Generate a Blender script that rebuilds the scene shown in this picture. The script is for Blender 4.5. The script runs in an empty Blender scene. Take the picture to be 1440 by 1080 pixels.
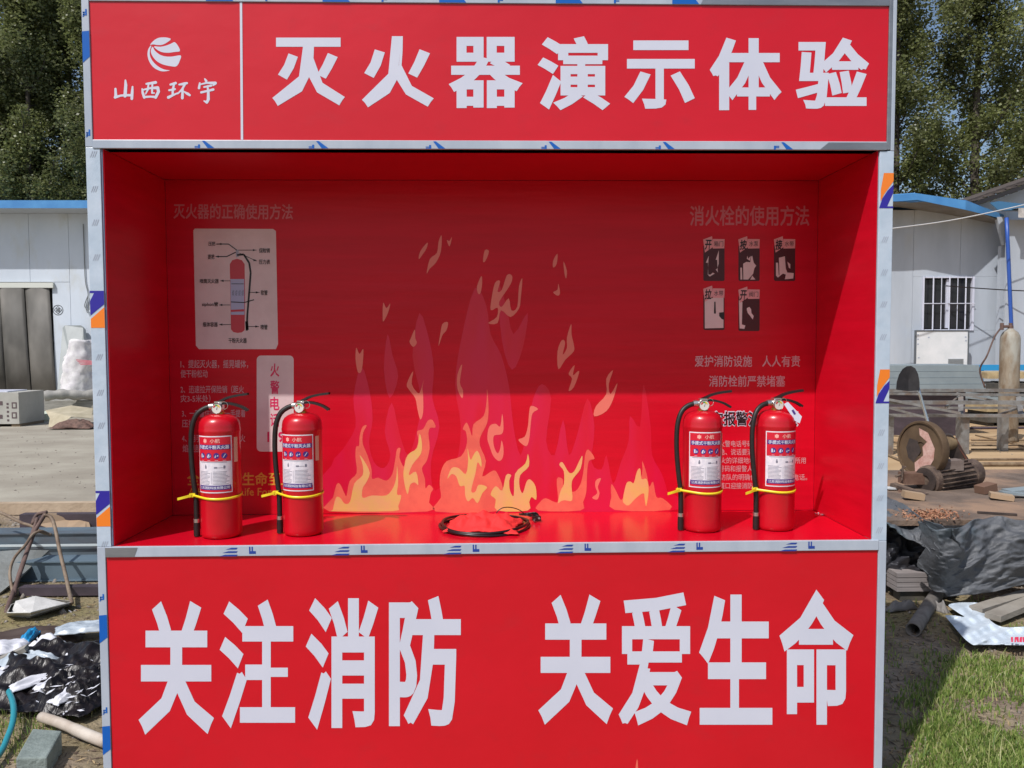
import bpy, math, random
import numpy as np
from mathutils import Vector, Matrix, noise
from mathutils.geometry import delaunay_2d_cdt

sc = bpy.context.scene
R = math.radians
# ------------------------------------------------------------------ camera
CAM = Vector((-0.005, -2.398, 1.451)); FPX = 1119.55
yaw, pitch, roll = -0.02279, -0.04869, -0.00336
fwd = Vector((-math.sin(yaw)*math.cos(pitch), math.cos(yaw)*math.cos(pitch), math.sin(pitch)))
rgt0 = Vector((math.cos(yaw), math.sin(yaw), 0)); up0 = rgt0.cross(fwd)
rgt = rgt0*math.cos(roll)+up0*math.sin(roll); upv = -rgt0*math.sin(roll)+up0*math.cos(roll)
cd = bpy.data.cameras.new('camera'); cam = bpy.data.objects.new('camera', cd); sc.collection.objects.link(cam)
cd.sensor_width = 36; cd.lens = FPX/1440*36; cd.clip_start = .05; cd.clip_end = 900
M3 = Matrix((rgt, upv, -fwd)).transposed(); cam.matrix_world = Matrix.Translation(CAM) @ M3.to_4x4(); sc.camera = cam
# ------------------------------------------------------------------ light
SUN_TRAVEL = Vector((.80, 1.0, -1.70)).normalized()
EL = math.asin(-SUN_TRAVEL.z); ROT = math.atan2(-SUN_TRAVEL.x, -SUN_TRAVEL.y)
w = bpy.data.worlds.new('World'); sc.world = w; w.use_nodes = True
nt = w.node_tree; sky = nt.nodes.new('ShaderNodeTexSky'); sky.sky_type = 'NISHITA'; sky.sun_disc = False
sky.sun_elevation = EL; sky.sun_rotation = ROT; sky.air_density = 1.0; sky.dust_density = 2.0; sky.ozone_density = 1.0
bg = nt.nodes['Background']; bg.inputs[1].default_value = .098; nt.links.new(sky.outputs[0], bg.inputs[0])
sl = bpy.data.lights.new('sun', 'SUN'); sl.energy = 3.45; sl.angle = R(.55); sl.color = (1, .975, .955)
so = bpy.data.objects.new('sun', sl); sc.collection.objects.link(so); so.rotation_euler = SUN_TRAVEL.to_track_quat('-Z', 'Y').to_euler()
so.location = (-6, -8, 14)
sc.view_settings.view_transform = 'Standard'; sc.view_settings.look = 'None'
sc.view_settings.exposure = 0.2; sc.view_settings.gamma = 1; sc.view_settings.use_curve_mapping = False
sc.cycles.max_bounces = 6; sc.cycles.transparent_max_bounces = 6

# ------------------------------------------------------------------ helpers
def ray(px, py): return fwd + rgt*((px-720)/FPX) - upv*((py-540)/FPX)
def A(px, py, Y): d = ray(px, py); return CAM + d*((Y-CAM.y)/d.y)          # a point on the plane y = Y
def G(px, py, z=0.): d = ray(px, py); return CAM + d*((z-CAM.z)/d.z)       # a point on the plane z
def lin(c): c /= 255; return c/12.92 if c <= .04045 else ((c+.055)/1.055)**2.4
def rgb(r, g, b): return (lin(r), lin(g), lin(b), 1)

def mat(name, col, rough=.6, metal=0, col2=None, scale=8, contrast=(.35, .65), bump=0, bscale=40, spec=.5, stretch=(1, 1, 1),
        trans=0, coat=0, obj=False, detail=5, col3=None, scale3=1.5, alpha=None, contrast3=(.45, .62)):
    m = bpy.data.materials.new(name); m.use_nodes = True; n = m.node_tree; p = n.nodes['Principled BSDF']
    col = col if len(col) == 4 else (*col, 1)
    p.inputs['Base Color'].default_value = col; p.inputs['Roughness'].default_value = rough
    p.inputs['Metallic'].default_value = metal; p.inputs['Specular IOR Level'].default_value = spec
    p.inputs['Transmission Weight'].default_value = trans; p.inputs['Coat Weight'].default_value = coat
    if alpha is not None: p.inputs['Alpha'].default_value = alpha
    if col2 or bump or col3:
        if obj: tc = n.nodes.new('ShaderNodeTexCoord'); src = tc.outputs['Object']
        else: tc = n.nodes.new('ShaderNodeNewGeometry'); src = tc.outputs['Position']
        mp = n.nodes.new('ShaderNodeMapping'); mp.inputs['Scale'].default_value = stretch; n.links.new(src, mp.inputs[0])
    def noise_mix(a, b, s, con, dt):
        t = n.nodes.new('ShaderNodeTexNoise'); t.inputs['Scale'].default_value = s; t.inputs['Detail'].default_value = dt; t.inputs['Roughness'].default_value = .62
        n.links.new(mp.outputs[0], t.inputs[0])
        r = n.nodes.new('ShaderNodeMapRange'); r.inputs[1].default_value = con[0]; r.inputs[2].default_value = con[1]; n.links.new(t.outputs[0], r.inputs[0])
        x = n.nodes.new('ShaderNodeMix'); x.data_type = 'RGBA'; n.links.new(r.outputs[0], x.inputs[0])
        for i, c in ((6, a), (7, b)):
            if hasattr(c, 'is_output'): n.links.new(c, x.inputs[i])
            else: x.inputs[i].default_value = c if len(c) == 4 else (*c, 1)
        return x.outputs[2], r.outputs[0]
    out = col
    if col2: out, f = noise_mix(out, col2, scale, contrast, detail)
    if col3: out, f = noise_mix(out, col3, scale3, contrast3, 4)
    if col2 or col3: n.links.new(out, p.inputs['Base Color'])
    if bump:
        t = n.nodes.new('ShaderNodeTexNoise'); t.inputs['Scale'].default_value = bscale; t.inputs['Detail'].default_value = 6; n.links.new(mp.outputs[0], t.inputs[0])
        b = n.nodes.new('ShaderNodeBump'); b.inputs['Strength'].default_value = bump; b.inputs['Distance'].default_value = .02
        n.links.new(t.outputs[0], b.inputs['Height']); n.links.new(b.outputs[0], p.inputs['Normal'])
    return m

class MB:
    def __init__(s): s.V = []; s.F = []; s.M = []
    def add(s, V, F, m=0):
        b = len(s.V); s.V += [tuple(v) for v in V]; s.F += [tuple(i+b for i in f) for f in F]; s.M += [m]*len(F); return s
    def box(s, x0, x1, y0, y1, z0, z1, m=0):
        V = [(x, y, z) for z in (z0, z1) for y in (y0, y1) for x in (x0, x1)]
        return s.add(V, [(0, 2, 3, 1), (4, 5, 7, 6), (0, 1, 5, 4), (2, 6, 7, 3), (0, 4, 6, 2), (1, 3, 7, 5)], m)
    def obox(s, c, ax, ay, az, m=0):       # centre and three half-extent vectors
        c, ax, ay, az = map(Vector, (c, ax, ay, az))
        V = [c+ax*i+ay*j+az*k for k in (-1, 1) for j in (-1, 1) for i in (-1, 1)]
        return s.add(V, [(0, 2, 3, 1), (4, 5, 7, 6), (0, 1, 5, 4), (2, 6, 7, 3), (0, 4, 6, 2), (1, 3, 7, 5)], m)
    def beam(s, a, b, wd, ht, m=0, upd=(0, 0, 1)):
        a, b = Vector(a), Vector(b); d = (b-a); u = Vector(upd); sd = d.cross(u).normalized(); u = sd.cross(d).normalized()
        return s.obox((a+b)/2, d/2, sd*wd/2, u*ht/2, m)
    def tube(s, pts, r, n=10, m=0, cap=True):
        pts = [Vector(p) for p in pts]; k = len(pts); rr = r if hasattr(r, '__len__') else [r]*k
        t0 = (pts[1]-pts[0]).normalized(); u = t0.orthogonal().normalized(); V = []; F = []
        for i, p in enumerate(pts):
            t = (pts[min(i+1, k-1)]-pts[max(i-1, 0)]).normalized(); u = (u-t*u.dot(t)).normalized(); v = t.cross(u)
            V += [p+(u*math.cos(2*math.pi*j/n)+v*math.sin(2*math.pi*j/n))*rr[i] for j in range(n)]
        for i in range(k-1):
            F += [(i*n+j, i*n+(j+1) % n, (i+1)*n+(j+1) % n, (i+1)*n+j) for j in range(n)]
        if cap: F += [tuple(range(n))[::-1], tuple(range((k-1)*n, k*n))]
        return s.add(V, F, m)
    def lathe(s, prof, n=32, m=0, c=(0, 0, 0), ax=(0, 0, 1)):
        ax = Vector(ax).normalized(); u = ax.orthogonal().normalized(); v = ax.cross(u); c = Vector(c); V = []; F = []
        for r, h in prof: V += [c+ax*h+(u*math.cos(2*math.pi*j/n)+v*math.sin(2*math.pi*j/n))*max(r, 1e-5) for j in range(n)]
        for i in range(len(prof)-1): F += [(i*n+j, i*n+(j+1) % n, (i+1)*n+(j+1) % n, (i+1)*n+j) for j in range(n)]
        return s.add(V, F, m)
    def map(s, fn): s.V = [tuple(fn(Vector(v))) for v in s.V]; return s

ORG = {}
def props(o, label=None, cat=None, group=None, kind=None):
    for k, v in (('label', label), ('category', cat), ('group', group), ('kind', kind)):
        if v: o[k] = v
    return o
def build(mb, name, mats, parent=None, smooth=False, origin=None, **kw):
    if not isinstance(mats, (list, tuple)): mats = [mats]
    V = mb.V
    if parent is not None: off = ORG.get(parent.name, Vector())
    elif origin is not None: off = Vector(origin)
    else:
        a = np.array(V); off = Vector(((a[:, 0].min()+a[:, 0].max())/2, (a[:, 1].min()+a[:, 1].max())/2, a[:, 2].min()))
    me = bpy.data.meshes.new(name); me.from_pydata([(v[0]-off[0], v[1]-off[1], v[2]-off[2]) for v in V], [], mb.F)
    for m in mats: me.materials.append(m)
    if len(mats) > 1: me.polygons.foreach_set('material_index', mb.M)
    if smooth:
        me.polygons.foreach_set('use_smooth', [True]*len(me.polygons))
        if smooth != 'all': me.set_sharp_from_angle(angle=R(38))
    me.update(); o = bpy.data.objects.new(name, me); sc.collection.objects.link(o)
    if parent is not None: o.parent = parent; ORG[o.name] = off; 
    else: o.location = off; ORG[o.name] = off
    return props(o, **kw)
def empty(name, loc, label, cat, group=None):
    o = bpy.data.objects.new(name, None); o.empty_display_size = .1; sc.collection.objects.link(o); o.location = loc; ORG[o.name] = Vector(loc)
    return props(o, label, cat, group)
def copy_tree(o, parent=None):
    c = o.copy(); sc.collection.objects.link(c)
    if parent is not None: c.parent = parent
    for ch in list(o.children): copy_tree(ch, c)
    return c
def catmull(pts, n=6, closed=False):
    P = [Vector(p) for p in pts]; k = len(P); out = []
    rng = range(k) if closed else range(k-1)
    for i in rng:
        p1, p2 = P[i], P[(i+1) % k]
        p0 = P[(i-1) % k] if closed or i > 0 else p1*2-p2
        p3 = P[(i+2) % k] if closed or i < k-2 else p2*2-p1
        for j in range(n):
            t = j/n; out.append(.5*((2*p1)+(p2-p0)*t+(2*p0-5*p1+4*p2-p3)*t*t+(3*p1-p0-3*p2+p3)*t**3))
    if not closed: out.append(P[-1].copy())
    return out
def hull(pts):
    pts = sorted(set((round(a, 6), round(b, 6)) for a, b in pts))
    def half(ps):
        h = []
        for p in ps:
            while len(h) > 1 and (h[-1][0]-h[-2][0])*(p[1]-h[-2][1])-(h[-1][1]-h[-2][1])*(p[0]-h[-2][0]) <= 1e-9: h.pop()
            h.append(p)
        return h[:-1]
    return half(pts)+half(pts[::-1])
def union(polys, check=False):                       # union of flat polygons as one clean triangulation
    vs = []; fs = []
    for pl in polys:
        ar = sum(pl[i][0]*pl[(i+1) % len(pl)][1]-pl[(i+1) % len(pl)][0]*pl[i][1] for i in range(len(pl)))
        if abs(ar) < 1e-9: continue
        if ar < 0: pl = pl[::-1]
        b = len(vs); vs += [Vector((p[0], p[1])) for p in pl]; fs.append(list(range(b, b+len(pl))))
    r = delaunay_2d_cdt(vs, [], fs, 0, 1e-6)
    V = np.array([(p.x, p.y) for p in r[0]]); T = np.array([t for t in r[2] if len(t) == 3], dtype=int)
    if not check: return [(p.x, p.y) for p in r[0]], [tuple(t) for t, of in zip(r[2], r[5]) if of]
    C = V[T].mean(1); keep = np.zeros(len(T), bool)          # keep triangles whose centre lies in one of the convex pieces
    for f in fs:
        P = np.array([vs[i] for i in f]); E = np.roll(P, -1, 0)-P; s_ = E[:, 0][None]*(C[:, 1][:, None]-P[:, 1][None])-E[:, 1][None]*(C[:, 0][:, None]-P[:, 0][None]); keep |= (s_ > -1e-9).all(1)
    return [tuple(p) for p in V], [tuple(int(i) for i in t) for t in T[keep]]
TC = {}
def text2d(body, wx=0, wy=None, space=1.0):
    wy = wx if wy is None else wy
    if (body, wx, wy, space) in TC: return TC[(body, wx, wy, space)]
    cu = bpy.data.curves.new('t', 'FONT'); cu.body = body; cu.size = 1; cu.resolution_u = 2; cu.space_character = space
    o = bpy.data.objects.new('t', cu); sc.collection.objects.link(o); dg = bpy.context.evaluated_depsgraph_get()
    me = bpy.data.meshes.new_from_object(o.evaluated_get(dg))
    v = [(a.co.x, a.co.y) for a in me.vertices]; f = [list(p.vertices) for p in me.polygons]
    bpy.data.objects.remove(o); bpy.data.meshes.remove(me); bpy.data.curves.remove(cu)
    key = {}; mp = [key.setdefault((round(p[0], 5), round(p[1], 5)), len(key)) for p in v]
    v = list(key.keys()); f = [[mp[i] for i in t] for t in f]; f = [t for t in f if len(set(t)) == len(t)]
    if wx:
        # grow the glyph outline by mitred strips along its boundary loops (sharp corners kept)
        k_ = wx/wy; f = [t if sum(v[t[i]][0]*v[t[(i+1) % len(t)]][1]-v[t[(i+1) % len(t)]][0]*v[t[i]][1] for i in range(len(t))) > 0 else t[::-1] for t in f]
        v = [(a, b*k_) for a, b in v]
        de = set((t[i], t[(i+1) % len(t)]) for t in f for i in range(len(t))); be = [(a, b) for a, b in de if (b, a) not in de]
        nxt = {}
        for a, b in be: nxt.setdefault(a, []).append(b)
        cells = {}
        for t in f: cells.setdefault(int(sum(v[i][0] for i in t)/len(t)), []).append([v[i] for i in t])
        while nxt:
            a0 = a = next(iter(nxt)); loop = []
            while True:
                loop.append(v[a]); b = nxt[a].pop()
                if not nxt[a]: del nxt[a]
                a = b
                if a == a0 or a not in nxt: break
            closed = a == a0; P = []                          # drop very short edges and near-straight points
            for p in loop:
                if not P or math.dist(p, P[-1]) > .009: P.append(p)
            if len(P) > 3 and math.dist(P[0], P[-1]) < .009: P.pop()
            P = [p for k, p in enumerate(P) if abs((p[0]-P[k-1][0])*(P[(k+1) % len(P)][1]-p[1])-(p[1]-P[k-1][1])*(P[(k+1) % len(P)][0]-p[0])) > 1e-5]
            n_ = len(P)
            if n_ < 3: continue
            N = []
            for k in range(n_):
                q = P[(k+1) % n_]; L = math.dist(P[k], q) or 1e-9; N.append(((q[1]-P[k][1])/L, -(q[0]-P[k][0])/L))
            def off_(k):
                if not closed and k in (0, n_-1): return None
                n0, n1 = N[k-1], N[k]; d = 1+n0[0]*n1[0]+n0[1]*n1[1]
                return None if d < .5 or n0[0]*n1[1]-n0[1]*n1[0] < 0 else (P[k][0]+(n0[0]+n1[0])/d*wx, P[k][1]+(n0[1]+n1[1])/d*wx)
            for k in range(n_ if closed else n_-1):
                a_, b_ = P[k], P[(k+1) % n_]; pa = off_(k) or (a_[0]+N[k][0]*wx, a_[1]+N[k][1]*wx); pb = off_((k+1) % n_) or (b_[0]+N[k][0]*wx, b_[1]+N[k][1]*wx)
                q = hull([a_, b_, pa, pb])
                if len(q) > 2: cells.setdefault(int((a_[0]+b_[0])/2), []).append(q)
        VO = []; FO = []
        for polys in cells.values():
            a, b = union(polys, True); k = len(VO); VO += a; FO += [tuple(i+k for i in t) for t in b]
        v, f = VO, FO
    xs = [p[0] for p in v]; ys = [p[1] for p in v]; x0, x1, y0, y1 = min(xs), max(xs), min(ys), max(ys)
    TC[(body, wx, wy, space)] = r = ([((p[0]-x0)/(x1-x0), (p[1]-y0)/(y1-y0)) for p in v], f)
    return r
class Print:                            # flat print on the vertical plane y = Y, placed by picture coordinates read off the photograph
    def __init__(s, Y): s.Y = Y; s.mb = MB()
    def pt(s, px, py, l): p = A(px, py, s.Y); return (p.x, s.Y-.0003*(l+1), p.z)
    def text(s, body, x0, y0, x1, y1, w=.02, wy=None, l=1, m=0, space=1.0, dy=0, slant=0):
        v, f = text2d(body, w, wy, space)
        P = [s.pt(x0+(x1-x0)*a+slant*(b-.5), y1+dy*a+(y0-y1)*b, l) for a, b in v]; s.mb.add(P, [t[::-1] if 0 else t for t in f], m); return s
    def poly(s, pts, l=0, m=0, smooth=0):
        if smooth: pts = [tuple(p)[:2] for p in catmull([(a, b, 0) for a, b in pts], smooth, True)]
        P, F = union([[(a, -b) for a, b in pts]]); s.mb.add([s.pt(a, -b, l) for a, b in P], F, m); return s
    def rrect(s, x0, y0, x1, y1, r, l=0, m=0):
        pts = []
        for cx, cy, a0 in ((x1-r, y0+r, -90), (x1-r, y1-r, 0), (x0+r, y1-r, 90), (x0+r, y0+r, 180)):
            pts += [(cx+r*math.cos(R(a0+i*22.5)), cy+r*math.sin(R(a0+i*22.5))) for i in range(5)]
        return s.poly(pts, l, m)
    def line(s, pts, wd, l=1, m=0):
        polys = []
        for (a, b), (c, d) in zip(pts, pts[1:]):
            L = math.hypot(c-a, d-b) or 1; nx, ny = -(d-b)/L*wd/2, (c-a)/L*wd/2; polys.append([(a+nx, -(b+ny)), (c+nx, -(d+ny)), (c-nx, -(d-ny)), (a-nx, -(b-ny))])
        P, F = union(polys); s.mb.add([s.pt(a, -b, l) for a, b in P], F, m); return s
    def brush(s, strokes, l=1, m=0):     # brush strokes: lists of (x, y, r)
        polys = []
        for st in strokes:
            for (a, b, r), (c, d, q) in zip(st, st[1:]):
                polys.append(hull([(a+r*math.cos(k*.785), -b+r*math.sin(k*.785)) for k in range(8)]+[(c+q*math.cos(k*.785), -d+q*math.sin(k*.785)) for k in range(8)]))
        P, F = union(polys); s.mb.add([s.pt(a, -b, l) for a, b in P], F, m); return s

def np_mesh(name, V, F, mats, parent=None, loc=(0, 0, 0), smooth=False, **kw):
    V = np.asarray(V, np.float32); F = np.asarray(F, np.int32); k = F.shape[1]
    me = bpy.data.meshes.new(name); me.vertices.add(len(V)); me.vertices.foreach_set('co', V.ravel())
    me.loops.add(F.size); me.loops.foreach_set('vertex_index', F.ravel()); me.polygons.add(len(F))
    me.polygons.foreach_set('loop_start', np.arange(0, F.size, k, dtype=np.int32)); me.polygons.foreach_set('loop_total', np.full(len(F), k, np.int32))
    me.materials.append(mats); me.update(calc_edges=True); me.validate()
    if smooth: me.polygons.foreach_set('use_smooth', [True]*len(me.polygons))
    o = bpy.data.objects.new(name, me); sc.collection.objects.link(o); o.location = loc
    if parent is not None: o.parent = parent
    return props(o, **kw)
rng = np.random.default_rng(7); random.seed(11)

# ------------------------------------------------------------------ materials
M_red = mat('red printed film', rgb(206, 14, 35), .32, col2=rgb(199, 12, 31), scale=2.2, bump=.11, bscale=5, stretch=(1, 1, 1.6), spec=.5, col3=rgb(194, 24, 38), scale3=9, contrast3=(.55, .8))
M_redin = mat('red film inner', rgb(210, 12, 40), .34, col2=rgb(198, 10, 34), scale=3, bump=.07, bscale=5, stretch=(.6, 1, 7), spec=.26)
M_shelf = mat('red film shelf', rgb(204, 12, 38), .24, col2=rgb(194, 10, 34), scale=3, bump=.04, bscale=6, spec=.4)
M_white = mat('white print', rgb(208, 210, 224), .34, col2=rgb(201, 204, 219), scale=3)
M_pinkw = mat('white print dimmed for shade', rgb(206, 160, 166), .35)  # white print darkened to pink for the shaded wall
M_dim = mat('dimmed pink print', rgb(204, 112, 122), .4)  # heading print in a dimmed pink, fainter than the text lines
M_card = mat('printed card cream', rgb(228, 206, 204), .3, col2=rgb(218, 194, 192), scale=12)
M_blackp = mat('black print', rgb(30, 20, 24), .4)
M_coral = mat('coral flame print', rgb(234, 110, 90), .3, col2=rgb(224, 98, 84), scale=14, contrast=(.4, .6))
M_tan = mat('yellow flame print', rgb(226, 182, 104), .3, col2=rgb(230, 172, 116), scale=16, contrast=(.4, .6))
M_mag = mat('magenta flame print', rgb(212, 14, 48), .34, col2=rgb(212, 20, 66), scale=9, contrast=(.38, .60), stretch=(1, 1, .22), detail=2)
M_flame2 = mat('pale flame print', rgb(232, 120, 104), .3)
M_magtxt = mat('magenta print', rgb(214, 30, 90), .4)
M_gold = mat('gold print', rgb(224, 164, 60), .4)
M_maroon = mat('maroon print', rgb(70, 12, 20), .4)
M_alu = mat('aluminium under protective film', rgb(180, 188, 200), .34, col2=rgb(164, 174, 188), scale=9, stretch=(1, 1, .4), bump=.04, bscale=30)
M_alub = mat('bare aluminium', rgb(150, 153, 158), .35, metal=.55, col2=rgb(128, 132, 138), scale=30, stretch=(.2, 1, 1))
M_film = mat('white protective film', rgb(192, 204, 218), .32, col2=rgb(174, 190, 206), scale=11, bump=.08, bscale=24)
M_bluep = mat('blue film print', rgb(12, 92, 180), .3)
M_indigo = mat('indigo film print', rgb(48, 40, 150), .3)
M_orange = mat('orange film print', rgb(238, 128, 40), .3)
M_greyp = mat('grey film print', rgb(168, 176, 190), .4)
M_bevel = mat('blue grey trim', rgb(120, 124, 150), .4)

# ------------------------------------------------------------------ ground
def zground(x, y):
    return (noise.noise((x*.55, y*.55, 3))*.03+noise.noise((x*2.1, y*2.1, 9))*.014+noise.noise((x*7, y*7, 1))*.006)*min(1, max(0, (6-abs(y-1.5))/3))
def lines(dense0, dense1, step, far): 
    a = list(np.arange(dense0, dense1, step)); d = step; lo = []; x = dense0
    while x > -far: d *= 1.5; x -= d; lo.append(x)
    d = step; x = a[-1]; hi = []
    while x < far: d *= 1.5; x += d; hi.append(x)
    return lo[::-1]+a+hi
gx = lines(-5, 5.5, .05, 400); gy = lines(-1.0, 5.4, .05, 400)
V = [(x, y, zground(x, y)-(.0)) for y in gy for x in gx]; nx = len(gx)
F = [(j*nx+i, j*nx+i+1, (j+1)*nx+i+1, (j+1)*nx+i) for j in range(len(gy)-1) for i in range(nx-1)]
M_dirt = mat('dry dirt', rgb(158, 142, 124), .95, col2=rgb(112, 98, 84), scale=3.2, detail=9, contrast=(.38, .62), bump=.9, bscale=46, spec=.15,
             col3=rgb(130, 120, 88), scale3=.9)
np_mesh('ground', V, F, M_dirt, smooth=True, kind='structure')
M_conc = mat('yard concrete', rgb(166, 160, 146), .9, col2=rgb(148, 141, 128), scale=1.4, detail=9, contrast=(.36, .66), bump=.25, bscale=30, spec=.2, stretch=(.8, 1.1, 1),
             col3=rgb(136, 128, 116), scale3=.5, contrast3=(.5, .7))
M_conc2 = mat('rust stained concrete', rgb(184, 158, 124), .9, col2=rgb(166, 138, 104), scale=1.6, detail=9, contrast=(.36, .66), bump=.25, bscale=22, spec=.2, stretch=(.5, 1.6, 1),
              col3=rgb(150, 116, 84), scale3=.6, contrast3=(.5, .7))
build(MB().box(-60, 1.0, 4.62, 60, -.2, .03), 'concrete_yard', M_conc, kind='structure')
build(MB().box(1.004, 60, 5.0, 60, -.2, .031), 'stained_concrete_yard', M_conc2, kind='structure')

# ------------------------------------------------------------------ booth
Z0 = .85; D = .44; XW = 1.2; ZT0 = 2.456; ZMT = 2.057; ZMB = 2.032; ZLB = .818; ZTOP = 2.482
booth = empty('display_booth', (0, .23, 0), 'large red fire-extinguisher demonstration booth with open shelf box and white Chinese lettering', 'display booth')
# carcass parts
sp = build(MB().box(-1.178, 1.1765, 0, .02, ZMT+.001, ZT0-.001), 'sign_panel', M_red, booth, label='red top sign panel with logo and seven large white characters')
fp = build(MB().box(-1.174, 1.174, 0, .02, .045, ZLB-.001), 'front_panel', M_red, booth, label='red lower panel with eight large white characters')
bp = build(MB().box(-1.150, 1.152, D, D+.02, Z0+.001, ZMB-.001), 'back_panel', M_redin, booth, label='red back wall printed with flames and instructions')
build(MB().box(-1.1525, -1.1505, .003, D-.001, Z0+.001, ZMB-.001), 'side_panel', M_redin, booth)
build(MB().box(1.1525, 1.1545, .003, D-.001, Z0+.001, ZMB-.001), 'side_panel', M_redin, booth)
build(MB().box(-1.15, 1.152, .003, D-.001, ZMB, ZMB+.018), 'ceiling_panel', M_redin, booth)
build(MB().box(-1.15, 1.152, .003, D-.001, Z0-.02, Z0), 'shelf', M_shelf, booth)
M_sheet = mat('galvanised sheet', rgb(176, 182, 188), .4, metal=.5, col2=rgb(160, 166, 172), scale=3)
sk = MB()
for s in (-1, 1): sk.box(*sorted((s*1.2, s*1.196)), .046, .50, .04, ZTOP)
sk.box(-1.195, 1.195, .496, .50, .04, ZTOP).box(-1.1955, 1.1955, .022, .495, ZTOP-.006, ZTOP-.002).box(-1.1955, 1.1955, .022, .495, .04, .044)
sk.box(-1.1955, 1.1955, .022, .495, ZLB-.05, ZLB-.045)
build(sk, 'casing', M_sheet, booth)
for x in (-1.17, 1.13):
    for y in (.03, .44): build(MB().box(x, x+.04, y, y+.04, 0, .0395), 'foot', M_alub, booth)
# frame members, each a box 45 mm deep, butted end to end
def member(x0, x1, z0, z1, name='frame_rail', m=M_alu, y0=-.004, y1=.045, cut=.0):
    o = build(MB().box(x0, x1, y0, y1, z0, z1), name, m, booth); b = o.modifiers.new('b', 'BEVEL'); b.width = .0015; b.segments = 2; return o
tr = member(-1.178, 1.1765, ZT0, ZTOP); mr = member(-1.1785, 1.1765, ZMB, ZMT, y0=-.006); lr = member(-1.175, 1.175, ZLB, Z0-.0005, y0=-.006)
member(-1.1745, 1.1745, .02, .0445)
pL1 = member(-1.2, -1.1785, ZMB+.004, ZTOP, 'corner_post'); pR1 = member(1.189, 1.2, ZMB-.002, ZTOP, 'corner_post'); member(1.177, 1.1885, ZMB+.001, ZTOP, 'corner_post', M_alub)
pL2 = member(-1.2, -1.158, Z0, ZMB+.0035, 'corner_post', M_film, y0=-.003); pR2 = member(1.1565, 1.2, Z0-.003, ZMB-.0025, 'corner_post', M_film, y0=-.003)
member(-1.1575, -1.1528, Z0+.001, ZMB-.0005, 'trim_strip', M_bevel, y0=.0005, y1=.02)
pL3 = member(-1.2, -1.1755, .02, Z0-.0005, 'corner_post'); pR3 = member(1.1755, 1.2, .02, Z0-.0035, 'corner_post')
# bare metal stretches where the film has torn away
def Fp(px, py, y=-.0067): return A(px, py, y)
def onrail(z0, z1, xa, xb, m, slant=.0, y=-.0067): return MB().add([(xa, y, z0), (xb, y, z0), (xb+slant, y, z1), (xa+slant*0, y, z1)], [(0, 1, 2, 3)])
build(MB().add([(A(1152, 210, 0).x, -.0068, ZMB+.0005), (1.176, -.0068, ZMB+.0005), (1.176, -.0068, ZMT-.0035), (A(1164, 200, 0).x, -.0068, ZMT-.0035)], [(0, 1, 2, 3)]), 'bare_strip', M_alub, mr)
build(MB().add([(-1.1745, -.0068, ZLB+.0005), (A(190, 783, 0).x, -.0068, ZLB+.0005), (A(195, 774, 0).x, -.0068, Z0-.003), (-1.1745, -.0068, Z0-.003)], [(0, 1, 2, 3)]), 'bare_strip', M_alub, lr)
build(MB().add([(A(985, 4, 0).x, -.0048, ZT0+.0005), (1.176, -.0048, ZT0+.0005), (1.176, -.0048, ZTOP-.002), (A(990, 0, 0).x, -.0048, ZTOP-.002)], [(0, 1, 2, 3)]), 'bare_strip', M_alub, tr)
# prints on the film of the rails (blue strokes and the letter F)
def flat(mb, pts, y): P, Fc = union([pts]); mb.add([(a, y, b) for a, b in P], Fc)
def ftext(mb, body, cx, cz, wd, ht, y, w=.03, rot=0, flipx=False):
    v, f = text2d(body, w); c, s = math.cos(R(rot)), math.sin(R(rot)); P = []
    for a, b in v:
        a = (a-.5)*wd*(-1 if flipx else 1); b = (b-.5)*ht; P.append((cx+a*c-b*s, y, cz+a*s+b*c))
    mb.add(P, f)
mb = MB()
for px in (124+5, 292, 452, 616, 778, 938, 1104):
    if px < 200: continue
    x = A(px, 205, 0).x
    flat(mb, [(x-.014, ZMT-.003), (x-.006, ZMT-.003), (x+.022, ZMB+.001), (x+.002, ZMB+.001)], -.0067)
    ftext(mb, 'F', x-.028, ZMB+.006, .016, .011, -.0067, rot=180 if px < 1000 else 0)
build(mb, 'film_print', M_bluep, mr, kind='stuff')
mb = MB()
for i in range(6):
    x = A(324+157*i, 775, 0).x
    for k in range(3):
        z = Z0-.006-.0105*k; w_ = .022+.010*k; flat(mb, [(x+.022-w_-.012, z-.005), (x+.020, z-.005), (x+.024, z), (x+.028-w_, z)], -.0067)
    ftext(mb, 'F', x+.068, Z0-.014, .022, .020, -.0067, rot=90)
build(mb, 'film_print', mat('deep blue film print', rgb(36, 66, 150), .3), lr, kind='stuff')
mb = MB()
for i in range(6):
    x = A(478+163.5*(i-1), 2, 0).x
    if x > .62: continue
    flat(mb, [(x-.05, ZT0+.001), (x+.03, ZT0+.001), (x+.012, ZTOP-.002), (x-.05, ZTOP-.002)], -.0047)
    ftext(mb, 'F', x+.13, ZT0+.008, .016, .012, -.0047)
build(mb, 'film_print', M_bluep, tr, kind='stuff')
def post_blue(post, x0, x1, spans, letters, name='film_print'):
    mb = MB()
    for (ya, yb) in spans:
        za, zb = A(130, ya, 0).z, A(130, yb, 0).z
        flat(mb, [(x0, za), (x1, za+.002), (x1, zb+.018), (x0, zb)], -.0047)
    for yy in letters: ftext(mb, 'F', (x0+x1)/2-.001, A(130, yy, 0).z, .012, .018, -.0047, rot=180); ftext(mb, 'J', x0+.005, A(130, yy+3, 0).z, .006, .014, -.0047)
    build(mb, name, M_bluep, post, kind='stuff')
post_blue(pL1, -1.1995, -1.179, [(45, 89)], [18, 187])
post_blue(pL3, -1.1995, -1.176, [(865, 904), (1021, 1061)], [839, 998])
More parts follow.
